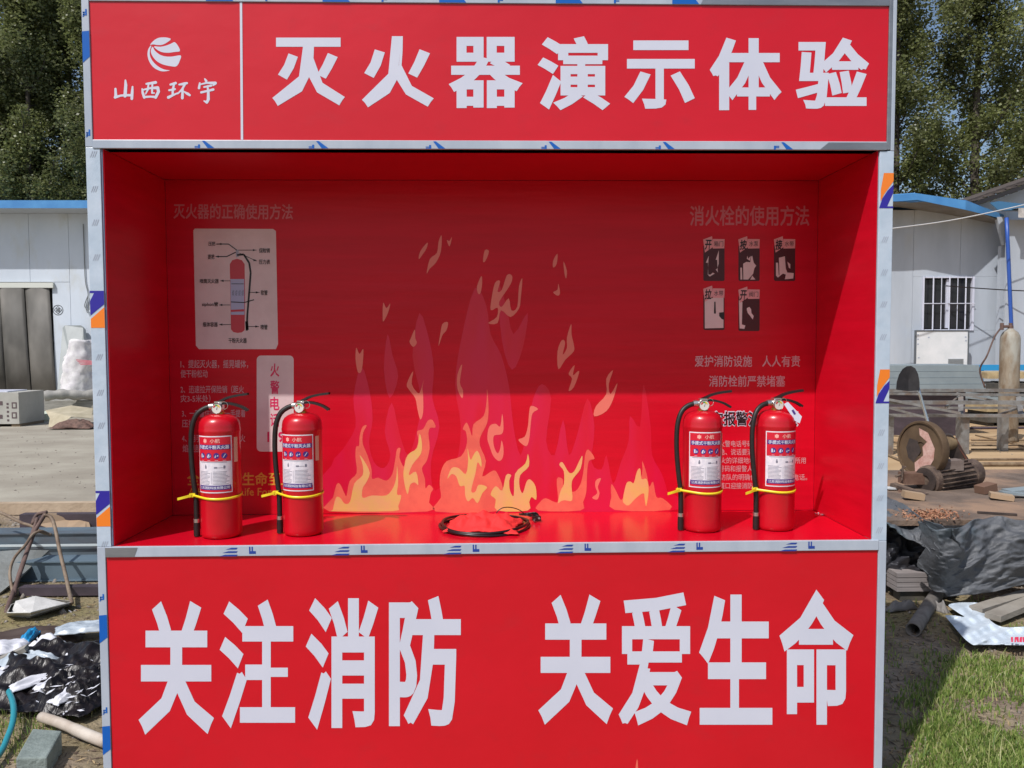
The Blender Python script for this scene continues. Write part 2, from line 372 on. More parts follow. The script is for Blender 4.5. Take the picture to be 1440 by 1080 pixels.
def flag(post, x0, x1, ya, yb, top, bot, pxr, side):
    za, zb = A(pxr, ya, 0).z, A(pxr, yb, 0).z; h = za-zb; y = -.0037; w_ = x1-x0
    a = MB(); b = MB()
    if side < 0:   # left post: indigo above, orange triangle below
        flat(a, [(x0, za), (x1, za), (x1, za-.36*h), (x0, zb+.33*h), (x0, za-.28*h), (x0+.3*w_, za-.06*h), (x0, za-.06*h)], y)
        flat(b, [(x0+.02*w_, zb+.24*h), (x1, za-.44*h), (x1, zb), (x0+.02*w_, zb)], y)
    else:
        flat(b, [(x0+.3*w_, za-.05*h), (x1, za-.05*h), (x1, za-.27*h), (x0+.35*w_, za-.62*h), (x0+.1*w_, za-.82*h), (x0+.1*w_, za-.5*h)], y)
        flat(a, [(x1, za-.36*h), (x1, za-.58*h), (x1-.42*w_, zb+.05*h), (x1, zb+.05*h), (x1, zb), (x0, zb), (x0+.22*w_, za-.74*h), (x0+.6*w_, za-.52*h)], y)
    build(a, 'film_print', M_indigo, post, kind='stuff'); build(b, 'film_print', M_orange, post)
flag(pL2, -1.1995, -1.158, 409, 461, 0, 0, 140, -1); flag(pL2, -1.1995, -1.158, 690, 740, 0, 0, 140, -1)
flag(pR2, 1.157, 1.1995, 241, 293, 0, 0, 1240, 1); flag(pR2, 1.157, 1.1995, 517, 567, 0, 0, 1240, 1)
for post, cx, ys in ((pL2, -1.178, (217, 266, 313, 362, 502, 552, 598, 645, 765)), (pR2, 1.176, (337, 383, 428, 474, 608, 655, 700, 745))):
    mb = MB()
    for yy in ys:
        z = A(140 if cx < 0 else 1240, yy, 0).z
        for k in (-1, 0, 1):
            flat(mb, [(cx+k*.006-.004, z-.009), (cx+k*.006-.0015, z-.009), (cx+k*.006+.006, z+.009), (cx+k*.006+.0035, z+.009)], -.0037)
    build(mb, 'film_print', M_greyp, post, kind='stuff')

# --- lettering of the top sign
P = Print(0)
for ch, x0, x1, y0, y1 in (('灭', 383, 485, 53, 149), ('火', 509, 610, 51, 151), ('器', 631, 735, 52, 152), ('演', 756, 858, 51, 155),
                           ('示', 878, 977, 57, 153), ('体', 998, 1099, 53, 155), ('验', 1119, 1222, 53, 153)):
    Q = Print(0); Q.text(ch, x0, y0, x1, y1, .036, .026); build(Q.mb, 'letter', M_white, sp)
Q = Print(0)
Q.brush([[(176.5, 113, 1.2), (177, 120, 2.2), (176, 135, 2.4)], [(162.5, 125, 1.6), (163, 134, 2), (162, 137, 2), (170, 134.5, 1.5), (177, 134, 1.6), (185, 134, 1.8)], [(186.5, 122, 1.2), (186, 130, 2), (185.5, 139, 1.9)],
         # 西
         [(206, 118, 1.4), (213, 117, 1.9), (219, 116, 2.1)], [(200, 125, 1), (201, 131, 1.9), (203, 137, 2)], [(201, 126.5, 1.2), (212, 124, 1.5), (222, 123.5, 2.2), (223, 129, 2.2), (219, 137, 2.1)],
         [(209, 118, 1.2), (208, 126, 1.5), (205, 132, 1)], [(214.5, 117, 1.2), (214, 125, 1.5), (214, 131, 1.2), (217, 131, 1)], [(203, 136.5, 1.6), (212, 136, 1.4), (219, 136.5, 1.6)],
         # 环
         [(240, 119, 1.6), (247, 117, 2)], [(238, 127, 1.4), (246, 125.5, 1.6)], [(245, 118, 1.5), (243, 127, 1.7), (243, 134, 1.5)], [(237, 137, 2.2), (243, 134, 1.6), (250, 131, 1.1)],
         [(252, 119, 1.2), (259, 118, 2.2), (263, 117, 1.6)], [(260, 119, 1.6), (256, 126, 1.6), (250, 132, .9)], [(257, 124, 1.5), (256.5, 138, 2)], [(259, 129, 1), (264, 132, 2), (267, 134, 1.5)],
         # 宇
         [(288, 111, 1), (290, 114, 1.9)], [(281, 117, 1.3), (280, 124, 1.8)], [(281, 119, 1), (291, 116.5, 1.4), (303, 117, 2.2), (300, 120, 1.2)], [(287, 122.5, 1.2), (297, 120.5, 1.6)],
         [(283, 130, 1.6), (292, 128, 1.5), (300, 126, 1.8)], [(292, 121, 1.2), (293, 130, 1.8), (293, 140, 2.2), (291, 144, 2), (287, 142, .8)]])
build(Q.mb, 'lettering', M_white, sp, label='four small white brush-style characters under the logo')
# logo: globe cut by curved stripes (coordinates of the enlarged crop, 9x, origin 190,30)
def L9(pts): return [(190+a/9, 30+b/9) for a, b in pts]
Q = Print(0)
Q.poly(L9([(190, 298), (230, 250), (290, 212), (360, 203), (420, 210), (452, 228), (400, 270), (340, 298), (280, 300), (235, 292), (205, 296)]), smooth=3)
Q.poly(L9([(240, 318), (320, 322), (400, 305), (460, 280), (500, 264), (540, 305), (568, 375), (500, 388), (420, 398), (340, 390), (280, 360)]), smooth=3)
Q.poly(L9([(222, 322), (250, 370), (310, 420), (380, 444), (470, 446), (578, 432), (565, 500), (525, 568), (450, 568), (350, 545), (270, 500), (215, 430), (200, 370)]), smooth=3)
Q.poly(L9([(195, 310), (165, 360), (158, 430), (180, 510), (230, 580), (300, 622), (360, 634), (440, 622), (370, 610), (290, 570), (220, 500), (188, 430), (190, 360), (205, 318)]), smooth=3)
build(Q.mb, 'logo', M_white, sp, label='white round logo of curved stripes')
a, b = A(339, 3, 0), A(340.5, 197, 0)
build(MB().add([(a.x-.0035, -.0012, a.z), (a.x+.0035, -.0012, a.z), (b.x+.0035, -.0012, ZMT+.002), (b.x-.0035, -.0012, ZMT+.002)], [(0, 1, 2, 3)]), 'dividing_line', M_white, sp)
# --- lettering of the lower panel
for ch, x0, x1, y0, y1 in (('关', 195, 301, 845, 1033), ('注', 309, 415, 843, 1024), ('消', 430, 532, 841, 1026), ('防', 547, 648, 838, 1021),
                           ('关', 757, 862, 836, 1019), ('爱', 870, 972, 833, 1020), ('生', 983, 1086, 836, 1019), ('命', 1096, 1200, 829, 1019)):
    Q = Print(0); Q.text(ch, x0, y0, x1, y1, .036, .024 if ch != '爱' else .014); build(Q.mb, 'letter', M_white, fp)
Q = Print(0); Q.poly([(891, 1110), (893, 1085), (896, 1067), (898, 1085), (903, 1110), (912, 1096), (915, 1125), (880, 1130)], smooth=3); Q.poly([(575, 1130), (560, 1115), (570, 1088), (578, 1106), (588, 1095), (592, 1130)], smooth=3)
build(Q.mb, 'flame_print', M_coral, fp)

# --- prints on the back wall
def Z1(pts): return [(460+a/6, 540+b/6) for a, b in pts]
def Z2(pts): return [(690+a/5.54, 540+b/5.54) for a, b in pts]
def Z3(pts): return [(480+a/4.5, 320+b/4.5) for a, b in pts]
def Z4(pts): return [(660+a/4.155, 340+b/4.155) for a, b in pts]
def flames(name, m, layer, polys, sm=3, **kw):
    for i, p in enumerate(polys): Q = Print(D); Q.poly(p, layer, smooth=sm); build(Q.mb, name, m, bp)
flames('flame_print', M_mag, 0, [[(466, 719), (466, 655), (482, 632), (500, 600), (497, 560), (508, 515), (520, 552), (524, 590), (519, 622), (526, 650), (540, 658), (549, 640), (541, 606), (551, 566), (562, 610),
    (574, 640), (586, 606), (592, 560), (580, 500), (590, 440), (604, 480), (610, 520), (608, 560), (618, 600), (606, 650), (612, 690), (640, 655), (648, 600), (640, 540), (650, 470), (668, 405), (684, 430), (690, 470), (705, 500), (716, 545), (722, 600),
    (732, 640), (742, 600), (750, 560), (762, 540), (775, 560), (768, 620), (780, 640), (792, 590), (800, 640), (812, 610), (826, 560), (836, 600), (832, 650), (846, 660), (853, 640), (862, 680), (873, 650),
    (884, 620), (886, 585), (900, 600), (905, 540), (915, 600), (917, 640), (930, 665), (938, 690), (940, 719)],
    [(700, 400), (712, 430), (722, 470), (742, 440), (735, 490), (720, 520), (706, 480)], [(545, 470), (552, 500), (560, 530), (548, 560), (540, 520)]], label='wide magenta flame shapes')
C2 = Z1([(915, 1075), (960, 960), (950, 850), (960, 740), (1010, 650), (1130, 610), (1180, 500), (1170, 400), (1145, 380), (1175, 325), (1200, 370), (1225, 440), (1235, 340), (1320, 270), (1345, 150), (1350, 40),
         (1362, 200), (1350, 330), (1295, 440), (1290, 520), (1340, 650), (1310, 780), (1400, 730), (1440, 760)])+Z2([(95, 810), (60, 870), (50, 990)])
flames('flame_print', M_coral, 1, [Z1([(20, 1075), (50, 960), (80, 850), (110, 845), (150, 930), (165, 940), (190, 820), (250, 750), (240, 620), (245, 530), (270, 520), (275, 440), (300, 360), (335, 350), (305, 410), (300, 500),
    (340, 600), (375, 720), (380, 800), (430, 790), (500, 815), (550, 760), (575, 640), (590, 550), (620, 545), (610, 620), (650, 700), (665, 620), (740, 560), (770, 480), (760, 400), (810, 380), (850, 310), (890, 305),
    (915, 365), (870, 370), (855, 420), (865, 540), (840, 650), (800, 710), (825, 800), (830, 880), (860, 850), (895, 885), (875, 920), (860, 1000), (845, 1075)]), C2,
    Z2([(370, 985), (385, 920), (430, 890), (500, 920), (525, 900), (515, 740), (560, 740), (570, 800), (640, 840), (690, 800), (720, 700), (735, 560), (760, 510), (810, 580), (765, 600), (750, 700), (745, 840), (720, 920), (700, 985)]),
    Z2([(965, 980), (940, 880), (940, 780), (975, 830), (1010, 900), (1040, 880), (1120, 800), (1180, 700), (1180, 600), (1215, 700), (1235, 800), (1265, 760), (1290, 880), (1340, 890), (1395, 980)])], label='large coral flames along the bottom')
flames('flame_print', M_flame2, 1, [[(581, 522), (572, 540), (576, 549), (584, 560), (587, 575), (591, 590), (595, 580), (595, 556), (594, 545), (596, 534), (592, 548), (588, 553), (579, 540)],
    Z2([(0, 320), (40, 310), (75, 330), (90, 230), (100, 340), (85, 390), (30, 400), (20, 440), (30, 500), (55, 540), (75, 500), (85, 440), (100, 500), (95, 570), (65, 600), (20, 560), (-10, 480), (-25, 430), (-20, 360)]),
    Z2([(315, 170), (370, 195), (325, 230), (310, 330), (300, 430), (275, 485), (215, 435), (265, 410), (290, 330), (300, 220)]),
    Z4([(840, 750), (800, 800), (800, 890), (740, 960), (730, 1020), (800, 990), (840, 920), (865, 825), (825, 890), (815, 830)]),
    Z2([(860, 735), (820, 750), (815, 800), (830, 850), (790, 885), (830, 900), (848, 850), (835, 800)]),
    Z3([(95, 760), (90, 830), (105, 915), (130, 900), (140, 770), (115, 800)]), Z3([(265, 475), (262, 580), (270, 590), (295, 540), (310, 480), (285, 510)]), Z3([(465, 645), (440, 700), (432, 725), (455, 755), (478, 730), (468, 700)]),
    Z3([(675, 600), (640, 610), (625, 680), (615, 750), (640, 680), (665, 650)]), Z3([(765, 865), (735, 930), (735, 1020), (765, 1080), (770, 1030), (750, 980)]), Z3([(545, 95), (500, 150), (490, 200), (515, 170), (540, 130)]),
    Z3([(635, 50), (615, 90), (605, 160), (560, 200), (540, 290), (560, 260), (600, 220), (630, 150)]), Z3([(668, 80), (685, 120), (700, 60), (684, 85)]),
    Z4([(90, 50), (115, 55), (95, 110), (80, 115)]), Z4([(70, 200), (45, 260), (50, 300), (65, 300), (75, 240)]),
    Z4([(150, 240), (130, 330), (125, 400), (165, 385), (160, 440), (110, 475), (165, 475), (185, 400), (240, 440), (290, 390), (300, 330), (310, 215), (290, 260), (280, 380), (245, 400), (230, 330), (190, 380), (175, 350), (240, 250), (250, 200), (220, 195), (190, 280), (165, 290), (180, 230)]),
    Z4([(515, 70), (490, 110), (490, 150), (510, 130)]), Z4([(550, 115), (570, 170), (565, 215), (555, 180)]), Z4([(520, 245), (515, 280), (490, 295), (515, 315), (530, 300)]),
    Z4([(595, 480), (570, 560), (570, 620), (545, 660), (560, 590), (540, 575), (515, 640), (520, 745), (560, 690), (610, 640), (610, 600), (597, 540)]),
    Z4([(615, 720), (580, 770), (600, 800), (580, 870), (610, 850), (640, 770), (635, 755), (605, 780)])], label='small pale sparks and flame tongues')
flames('flame_print', M_tan, 2, [Z1([(50, 1060), (75, 960), (110, 960), (150, 1010), (195, 990), (230, 840), (300, 770), (300, 680), (275, 600), (320, 660), (360, 750), (330, 830), (300, 880), (300, 960), (380, 940), (500, 940),
    (560, 870), (585, 780), (590, 690), (600, 820), (590, 930), (625, 940), (600, 1030), (560, 1072), (60, 1072)]),
    Z1([(780, 420), (800, 500), (790, 590), (720, 680), (690, 770), (750, 740), (770, 850), (740, 830), (700, 850), (680, 930), (655, 850), (645, 740), (680, 600), (760, 540)]),
    Z1([(1015, 800), (1050, 710), (1110, 710), (1170, 760), (1190, 650), (1185, 540), (1210, 640), (1240, 590), (1270, 565), (1300, 640), (1300, 700), (1270, 660), (1250, 760), (1215, 900), (1250, 910), (1280, 850), (1350, 870),
        (1310, 920), (1270, 1005), (1230, 960), (1190, 990), (1165, 940), (1160, 860), (1120, 860), (1090, 780), (1050, 760)]),
    Z2([(0, 860), (40, 795), (90, 830), (120, 710), (160, 710), (145, 750), (150, 830), (180, 870), (190, 700), (270, 620), (290, 545), (298, 640), (230, 710), (225, 800), (250, 850), (280, 760), (310, 745), (350, 800),
        (355, 900), (320, 880), (300, 920), (290, 985), (50, 985), (40, 900)]),
    Z2([(525, 925), (545, 830), (570, 780), (570, 680), (535, 630), (560, 610), (610, 690), (650, 680), (690, 600), (715, 560), (700, 660), (640, 740), (630, 800), (635, 905), (580, 905), (550, 910)]),
    Z2([(1030, 910), (1040, 840), (1060, 770), (1090, 760), (1115, 770), (1140, 680), (1165, 660), (1175, 740), (1215, 740), (1230, 830), (1212, 950), (1200, 900), (1190, 850), (1130, 890), (1075, 945), (1040, 930)])], label='yellow flame cores')
# headings and texts
def lettering(items, m, **kw):
    for it in items: Q = Print(D); Q.text(*it[:5], **(it[5] if len(it) > 5 else {})); build(Q.mb, 'lettering', m, bp, **(kw if len(items) == 1 else {}))
lettering([('灭火器的正确使用方法', 244, 286, 412, 308, dict(w=.016, dy=1))], M_dim, label='left heading of ten characters')
lettering([('消火栓的使用方法', 970, 289, 1138, 318, dict(w=.016))], M_dim, label='right heading of eight characters')
lettering([('1、提起灭火器，摇晃罐体，', 254, 506, 349, 518, dict(w=.008)), ('使干粉松动', 254, 520, 292, 531, dict(w=.008)), ('2、迅速拉开保险销（距火', 254, 542, 343, 553, dict(w=.008)),
           ('灾3-5米处）', 254, 555, 296, 566, dict(w=.008)), ('3、一手握住喷管，一手提着', 256, 576, 345, 587, dict(w=.008)), ('压把', 256, 590, 274, 601, dict(w=.008)),
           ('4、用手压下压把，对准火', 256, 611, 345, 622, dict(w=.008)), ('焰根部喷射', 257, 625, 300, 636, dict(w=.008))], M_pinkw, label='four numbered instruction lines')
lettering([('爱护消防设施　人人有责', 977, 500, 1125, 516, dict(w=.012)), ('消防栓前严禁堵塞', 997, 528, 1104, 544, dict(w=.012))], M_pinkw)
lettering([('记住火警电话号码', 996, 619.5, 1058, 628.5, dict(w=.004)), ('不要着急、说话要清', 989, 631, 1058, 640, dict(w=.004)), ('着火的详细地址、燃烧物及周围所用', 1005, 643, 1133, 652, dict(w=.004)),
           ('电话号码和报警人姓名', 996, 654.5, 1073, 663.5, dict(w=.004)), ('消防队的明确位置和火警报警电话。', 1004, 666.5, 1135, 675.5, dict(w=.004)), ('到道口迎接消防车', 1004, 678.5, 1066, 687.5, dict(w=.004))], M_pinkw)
lettering([('全民消防 生命至上', 263, 664, 412, 683, dict(w=.018)), ('All Fire and Life Forever', 265, 686, 408, 697, dict(w=.008))], M_gold, label='gold slogan in Chinese and English')
Q = Print(D); Q.text('火灾报警注意事项', 981, 577, 1123, 600, .045, l=1, m=0); Q.text('火灾报警注意事项', 983, 578.6, 1121, 598.6, .018, l=2, m=1)
build(Q.mb, 'lettering', [M_white, M_blackp], bp, label='black heading outlined in white')
# phone card
Q = Print(D); Q.rrect(361, 500, 413, 635, 6, l=0); pc = build(Q.mb, 'phone_card', M_card, bp, label='tall pale card with a fire phone number')
Q = Print(D)
for ch, yy in zip('火警电话', (511, 535, 558, 581)): Q.text(ch, 380, yy, 393, yy+19, .02, l=1)
Q.text('119', 376, 607, 400, 622, .03, l=1)
build(Q.mb, 'lettering', M_magtxt, bp, label='magenta writing on the phone card')
# diagram card
def Z6(a, b): return (265+a/5.84, 315+b/5.84)
Q = Print(D); Q.poly([(272, 324), (274, 321.5), (384, 322), (388, 325), (391, 484), (388, 491), (280, 491), (275.5, 486)], 0); build(Q.mb, 'diagram_card', M_card, bp, label='pale card with a labelled drawing of an extinguisher')
Q = Print(D)
Q.poly([Z6(*p) for p in ((340, 330), (360, 298), (400, 285), (440, 298), (462, 330), (465, 600), (462, 870), (440, 890), (405, 895), (370, 888), (350, 865))], 1, 0)
Q.poly([Z6(*p) for p in ((345, 452), (458, 452), (460, 745), (350, 745))], 2, 1)
Q.poly([Z6(*p) for p in ((347, 705), (458, 700), (458, 718), (348, 722))], 3, 0)
Q.poly([Z6(*p) for p in ((388, 215), (412, 210), (414, 270), (392, 275))], 1, 3)
for pts, wd in ((((230, 165), (330, 165), (398, 215)), 1.3), (((225, 268), (315, 268), (390, 232)), 1.3), (((400, 255), (455, 250), (500, 320), (512, 400), (500, 560), (485, 740), (480, 875)), 2.6),
                (((412, 215), (560, 215)), .8), (((420, 240), (560, 305)), .8), (((262, 467), (345, 467)), .8), (((255, 665), (345, 665)), .8), (((255, 826), (350, 826)), .8), (((505, 562), (585, 562)), .8), (((485, 842), (580, 842)), .8),
                (((350, 640), (460, 645), (540, 622)), 1.3), (((352, 492), (455, 492)), .8), (((478, 800), (484, 870)), 4)):
    Q.line([Z6(*p) for p in pts], wd, 4, 2)
for x, y, s in ((262, 165, -1), (240, 268, -1), (540, 215, 1), (545, 298, 1), (280, 467, -1), (270, 665, -1), (270, 826, -1), (565, 562, 1), (560, 842, 1)):
    Q.poly([Z6(x-10*s, y-9), Z6(x+18*s, y), Z6(x-10*s, y+9)], 5, 2)
for t, a, b, c, d in (('压把', 165, 145, 222, 180), ('提把', 160, 250, 215, 290), ('保险销', 580, 198, 670, 238), ('压力表', 580, 292, 672, 332), ('喷筒灭火器', 95, 450, 250, 488), ('siphon管', 112, 640, 245, 682),
                      ('瓶体容器', 120, 805, 242, 845), ('软管', 594, 543, 650, 585), ('喷管', 594, 826, 650, 868), ('干粉灭火器', 330, 935, 480, 978)):
    x0, y0 = Z6(a, b); x1, y1 = Z6(c, d); Q.text(t, x0, y0, x1, y1, .015, l=5, m=2)
for k in range(4): Q.text('火灾', *Z6(360+26*k, 540), *Z6(376+26*k, 590), .0, l=3, m=2)
build(Q.mb, 'diagram_print', [mat('diagram red', rgb(196, 60, 74), .4), mat('diagram blue', rgb(176, 184, 214), .4), M_blackp, M_greyp], bp, label='drawing of a red extinguisher with arrows and captions')
# five step cards of the hydrant instructions
def Z5(a, b): return (980+a/7.2, 325+b/7.2)
white_sh = {0: [[(90, 320), (112, 320), (114, 440), (140, 440), (160, 420), (180, 430), (178, 250), (120, 250), (116, 300), (110, 440), (130, 460), (90, 450)], [(190, 290), (205, 290), (210, 400), (215, 420), (262, 435), (270, 200), (222, 195), (220, 330), (205, 380), (190, 390)]],
            1: [[(440, 370), (455, 370), (460, 490), (440, 490)], [(470, 490), (468, 330), (500, 312), (540, 315), (545, 260), (560, 250), (575, 320), (600, 350), (580, 380), (570, 430), (520, 490)], [(560, 450), (592, 490), (540, 492)], [(510, 250), (520, 280), (545, 250), (535, 300), (505, 280)]],
            2: [[(800, 320), (820, 320), (828, 440), (835, 450), (830, 270), (890, 255), (895, 330), (900, 380), (915, 420), (980, 425), (975, 480), (890, 488), (900, 440), (870, 430), (820, 470), (800, 450)], [(915, 310), (945, 335), (945, 380), (930, 370)]],
            3: [[(78, 690), (270, 660), (268, 980), (80, 985)]], 4: [[(425, 700), (460, 720), (455, 945), (490, 955), (480, 990), (432, 985)], [(505, 780), (530, 768), (548, 790), (552, 830), (575, 860), (565, 895), (540, 860), (515, 830), (505, 800)]]}
for k, (ox, oy, g, t) in enumerate(((65, 180, '开', '箱门'), (420, 180, '按', '水泵'), (780, 180, '接', '水带'), (65, 680, '拉', '水带'), (420, 690, '开', '阀门'))):
    Q = Print(D); h = 325 if k < 3 else 322
    x0, y0 = Z5(ox, oy-40); x1, y1 = Z5(ox+215, oy+h); Q.rrect(x0, y0, x1, y1, 2.4, 0, 0)
    for pl in white_sh[k]: Q.poly([Z5(*p) for p in pl], 1, 1)
    Q.poly([Z5(*p) for p in ((ox+95, oy-100), (ox+215, oy-98), (ox+212, oy-5), (ox+95, oy-3))], 2, 2)
    Q.poly([Z5(*p) for p in ((ox-2, oy-95), (ox+88, oy-128), (ox+100, oy-20), (ox+15, oy+38))], 3, 2)
    a, b = Z5(ox+15, oy-92); c, d = Z5(ox+82, oy+12); Q.text(g, a, b, c, d, .03, l=4, m=3, slant=1.2)
    a, b = Z5(ox+108, oy-78); c, d = Z5(ox+200, oy-25); Q.text(t, a, b, c, d, .0, l=4, m=3)
    if k == 3: Q.poly([Z5(*p) for p in ((175, 715), (188, 715), (192, 835), (172, 835))], 2, 3); Q.poly([Z5(*p) for p in ((225, 825), (275, 820), (275, 900), (250, 890), (225, 860))], 2, 3)
    build(Q.mb, 'step_card', [M_maroon, M_card, mat('card pink', rgb(226, 160, 160), .4), M_blackp], bp)

# ------------------------------------------------------------------ fire extinguishers
M_ext = mat('red enamel', rgb(196, 14, 34), .30, coat=.25, obj=True, col2=rgb(186, 12, 30), scale=14, bump=.03, bscale=30)
M_rub = mat('black rubber hose', rgb(34, 30, 28), .5, obj=True, col2=rgb(24, 22, 22), scale=60)
M_blk = mat('black lever steel', rgb(34, 26, 26), .35)
M_brass = mat('brass', rgb(196, 158, 84), .3, metal=.9)
M_steel = mat('bright steel', rgb(206, 206, 204), .25, metal=.9)
M_tie = mat('yellow plastic tie', rgb(236, 216, 44), .35)
M_lred = mat('label red', rgb(206, 30, 52), .3)
M_lpur = mat('label purple', rgb(70, 44, 126), .3)
M_lwh = mat('label white', rgb(232, 226, 232), .3, obj=True, col2=rgb(214, 210, 220), scale=90)
M_lgrey = mat('label grey print', rgb(120, 118, 134), .5)
BR = .066
def curv(u, v, h): a = u/BR; return ((BR+h)*math.sin(a), -(BR+h)*math.cos(a), v)
def patch(mb, u0, u1, v0, v1, h, m=0):
    n = max(2, int((u1-u0)/.004)); V = []
    for i in range(n+1): u = u0+(u1-u0)*i/n; V += [curv(u, v0, h), curv(u, v1, h)]
    mb.add(V, [(2*i, 2*i+2, 2*i+3, 2*i+1) for i in range(n)], m)
def make_extinguisher():
    root = empty('fire_extinguisher', (0, 0, 0), 'x', 'fire extinguisher', 'fire extinguishers standing on the booth shelf')
    b = MB().lathe([(0, 0), (.056, 0), (.062, .003), (.0655, .010), (BR, .018), (BR, .337), (.0672, .341), (.0676, .345), (.0672, .349), (BR, .353), (BR, .360), (.0635, .373), (.057, .383), (.046, .391), (.032, .396), (.017, .398)], 48)
    build(b, 'cylinder', M_ext, root, smooth='all')
    v = MB().lathe([(.018, .397), (.018, .403), (.014, .404), (.014, .412), (0, .412)], 20)
    build(v, 'neck_collar', M_brass, root, smooth=True)
    v = MB().box(-.012, .013, -.012, .012, .410, .438).tube([(-.03, 0, .422), (-.012, 0, .422)], .0085, 12); vb = build(v, 'valve', M_steel, root, smooth=True)
    gz = .4165; gy = -.013
    g = MB().lathe([(0, 0), (.017, 0), (.018, .002), (.018, .010), (.0165, .012), (.0160, .0105)], 28, c=(0, gy, gz), ax=(0, -1, 0)); gg = build(g, 'pressure_gauge', M_steel, root, smooth=True)
    f = MB(); n = 28; f.add([(0, gy-.0104, gz)]+[(.0158*math.cos(2*math.pi*i/n), gy-.0104, gz+.0158*math.sin(2*math.pi*i/n)) for i in range(n)], [(0, i+1, (i+1) % n+1) for i in range(n)])
    build(f, 'gauge_face', mat('gauge face', rgb(214, 214, 206), .3), gg)
    f = MB()
    for a0, a1, m in ((20, 75, 0), (75, 115, 1), (115, 165, 2)):
        k = 5; V = []
        for i in range(k+1): a = R(a0+(a1-a0)*i/k); V += [(.008*math.cos(a), gy-.0110, gz+.008*math.sin(a)), (.0125*math.cos(a), gy-.0110, gz+.0125*math.sin(a))]
        f.add(V, [(2*i, 2*i+1, 2*i+3, 2*i+2) for i in range(k)], m)
    f.add([(-.001, gy-.0113, gz-.004), (.001, gy-.0113, gz-.004), (.0045, gy-.0113, gz+.010)], [(0, 1, 2)], 3)
    build(f, 'gauge_scale', [mat('gauge yellow', rgb(220, 190, 60), .4), mat('gauge green', rgb(60, 150, 70), .4), mat('gauge red', rgb(200, 40, 40), .4), M_blackp], gg)
    def channel(pts, w0, name):
        P = catmull(pts, 5); mb = MB(); V = []; k = len(P)
        for i, p in enumerate(P):
            t = (P[min(i+1, k-1)]-P[max(i-1, 0)]).normalized(); nrm = Vector((-t.z, 0, t.x)); wd = w0*(1-.35*i/(k-1)); dn = -nrm*.006
            for y, q in ((-wd, dn), (-wd, Vector()), (wd, Vector()), (wd, dn)): V += [p+Vector((0, y, 0))+q]
        for i in range(k-1): mb.F += [(4*i+j, 4*i+j+1, 4*i+j+5, 4*i+j+4) for j in range(3)]; mb.M += [0]*3
        mb.V = [tuple(v) for v in V]; o = build(mb, name, M_blk, root); s = o.modifiers.new('s', 'SOLIDIFY'); s.thickness = .002; return o
    channel([(-.006, 0, .436), (.012, 0, .444), (.03, 0, .452), (.06, 0, .459), (.098, 0, .464)], .010, 'lever')
    channel([(.0, 0, .430), (.02, 0, .434), (.045, 0, .432), (.075, 0, .423), (.098, 0, .410)], .010, 'carry_handle')
    t = 14; ring = MB().tube([(.022+.012*math.cos(2*math.pi*i/t), -.013, .425+.012*math.sin(2*math.pi*i/t)) for i in range(t+1)], .0011, 6, cap=False).tube([(.022, -.013, .437), (.012, .012, .441)], .0014, 6)
    build(ring, 'safety_pin', M_steel, root)
    hp = catmull([(-.022, 0, .422), (-.05, -.002, .414), (-.074, -.008, .394), (-.088, -.012, .355), (-.092, -.014, .30), (-.090, -.016, .24), (-.084, -.018, .18), (-.078, -.018, .13), (-.077, -.018, .07), (-.077, -.018, .028)], 5)
    hs = build(MB().tube(hp, .0085, 12), 'hose', M_rub, root, smooth='all')
    build(MB().tube([(-.018, 0, .422), (-.032, 0, .4205)], .0105, 12), 'hose_fitting', M_steel, root, smooth=True)
    build(MB().tube([(-.077, -.018, .003), (-.077, -.018, .028), (-.077, -.018, .05)], [.0105, .0105, .0098], 12), 'nozzle', M_rub, hs, smooth=True)
    build(MB().tube([(-.077, -.018, .047), (-.077, -.018, .059)], .0102, 12), 'hose_band', M_steel, hs, smooth=True)
    # label wrapped on the cylinder
    lw = .0625; z0, z1 = .150, .332; H = z1-z0
    L = MB(); patch(L, -lw, lw, z0, z1, .0005); lab = build(L, 'label', M_lwh, root, smooth='all')
    L = MB(); q = .0035
    patch(L, -lw+q, lw-q, z0+q, z0+.10*H, .0008, 0); patch(L, -lw+q, lw-q, z0+.555*H, z1-q, .0008, 0)
    patch(L, -lw+q*1.6, lw-q*1.6, z0+.055*H, z0+.135*H, .0011, 1); patch(L, -lw+q*1.6, lw-q*1.6, z0+.765*H, z0+.845*H, .0011, 1)
    for i in range(4):
        c = (-.037+.0245*i, z0+.655*H); V = [curv(c[0], c[1], .0011)]+[curv(c[0]+.0095*math.cos(2*math.pi*k/14), c[1]+.0095*math.sin(2*math.pi*k/14), .0011) for k in range(14)]
        L.add(V, [(0, k+1, (k+1) % 14+1) for k in range(14)], 1)
        shapes = ([(-.006, -.006), (-.001, -.006), (-.001, .006), (-.006, .006)], [(.001, -.006), (.006, -.003), (.003, .004)]), ([(-.006, -.005), (-.001, -.007), (.002, .006), (-.003, .004)], [(.001, -.006), (.006, -.002), (.005, .004)]), ([(-.006, -.005), (-.002, -.006), (-.002, .004)], [(.0, -.001), (.006, -.002), (.006, .003)]), ([(-.005, -.006), (-.003, -.006), (.005, .005), (.003, .006)],)
        for sh in shapes[i]: L.add([curv(c[0]+a, c[1]+b, .0014) for a, b in sh], [tuple(range(len(sh)))], 2)
        patch(L, c[0]-.005, c[0]+.005, c[1]-.0155, c[1]-.0145, .0011, 2)
    build(L, 'label_print', [M_lred, M_lpur, M_white], lab, kind='stuff')
    L = MB()
    def lt(body, uc, vc, wd, ht, wt, m=0, h=.0014):
        v, f = text2d(body, wt); L.add([curv(uc+(a-.5)*wd, vc+(b-.5)*ht, h) for a, b in v], f, m)
    lt('手提式干粉灭火器', 0, z0+.805*H, .106, .0125, .025); lt('江苏消防科技有限公司', 0, z0+.095*H, .104, .0095, .02)
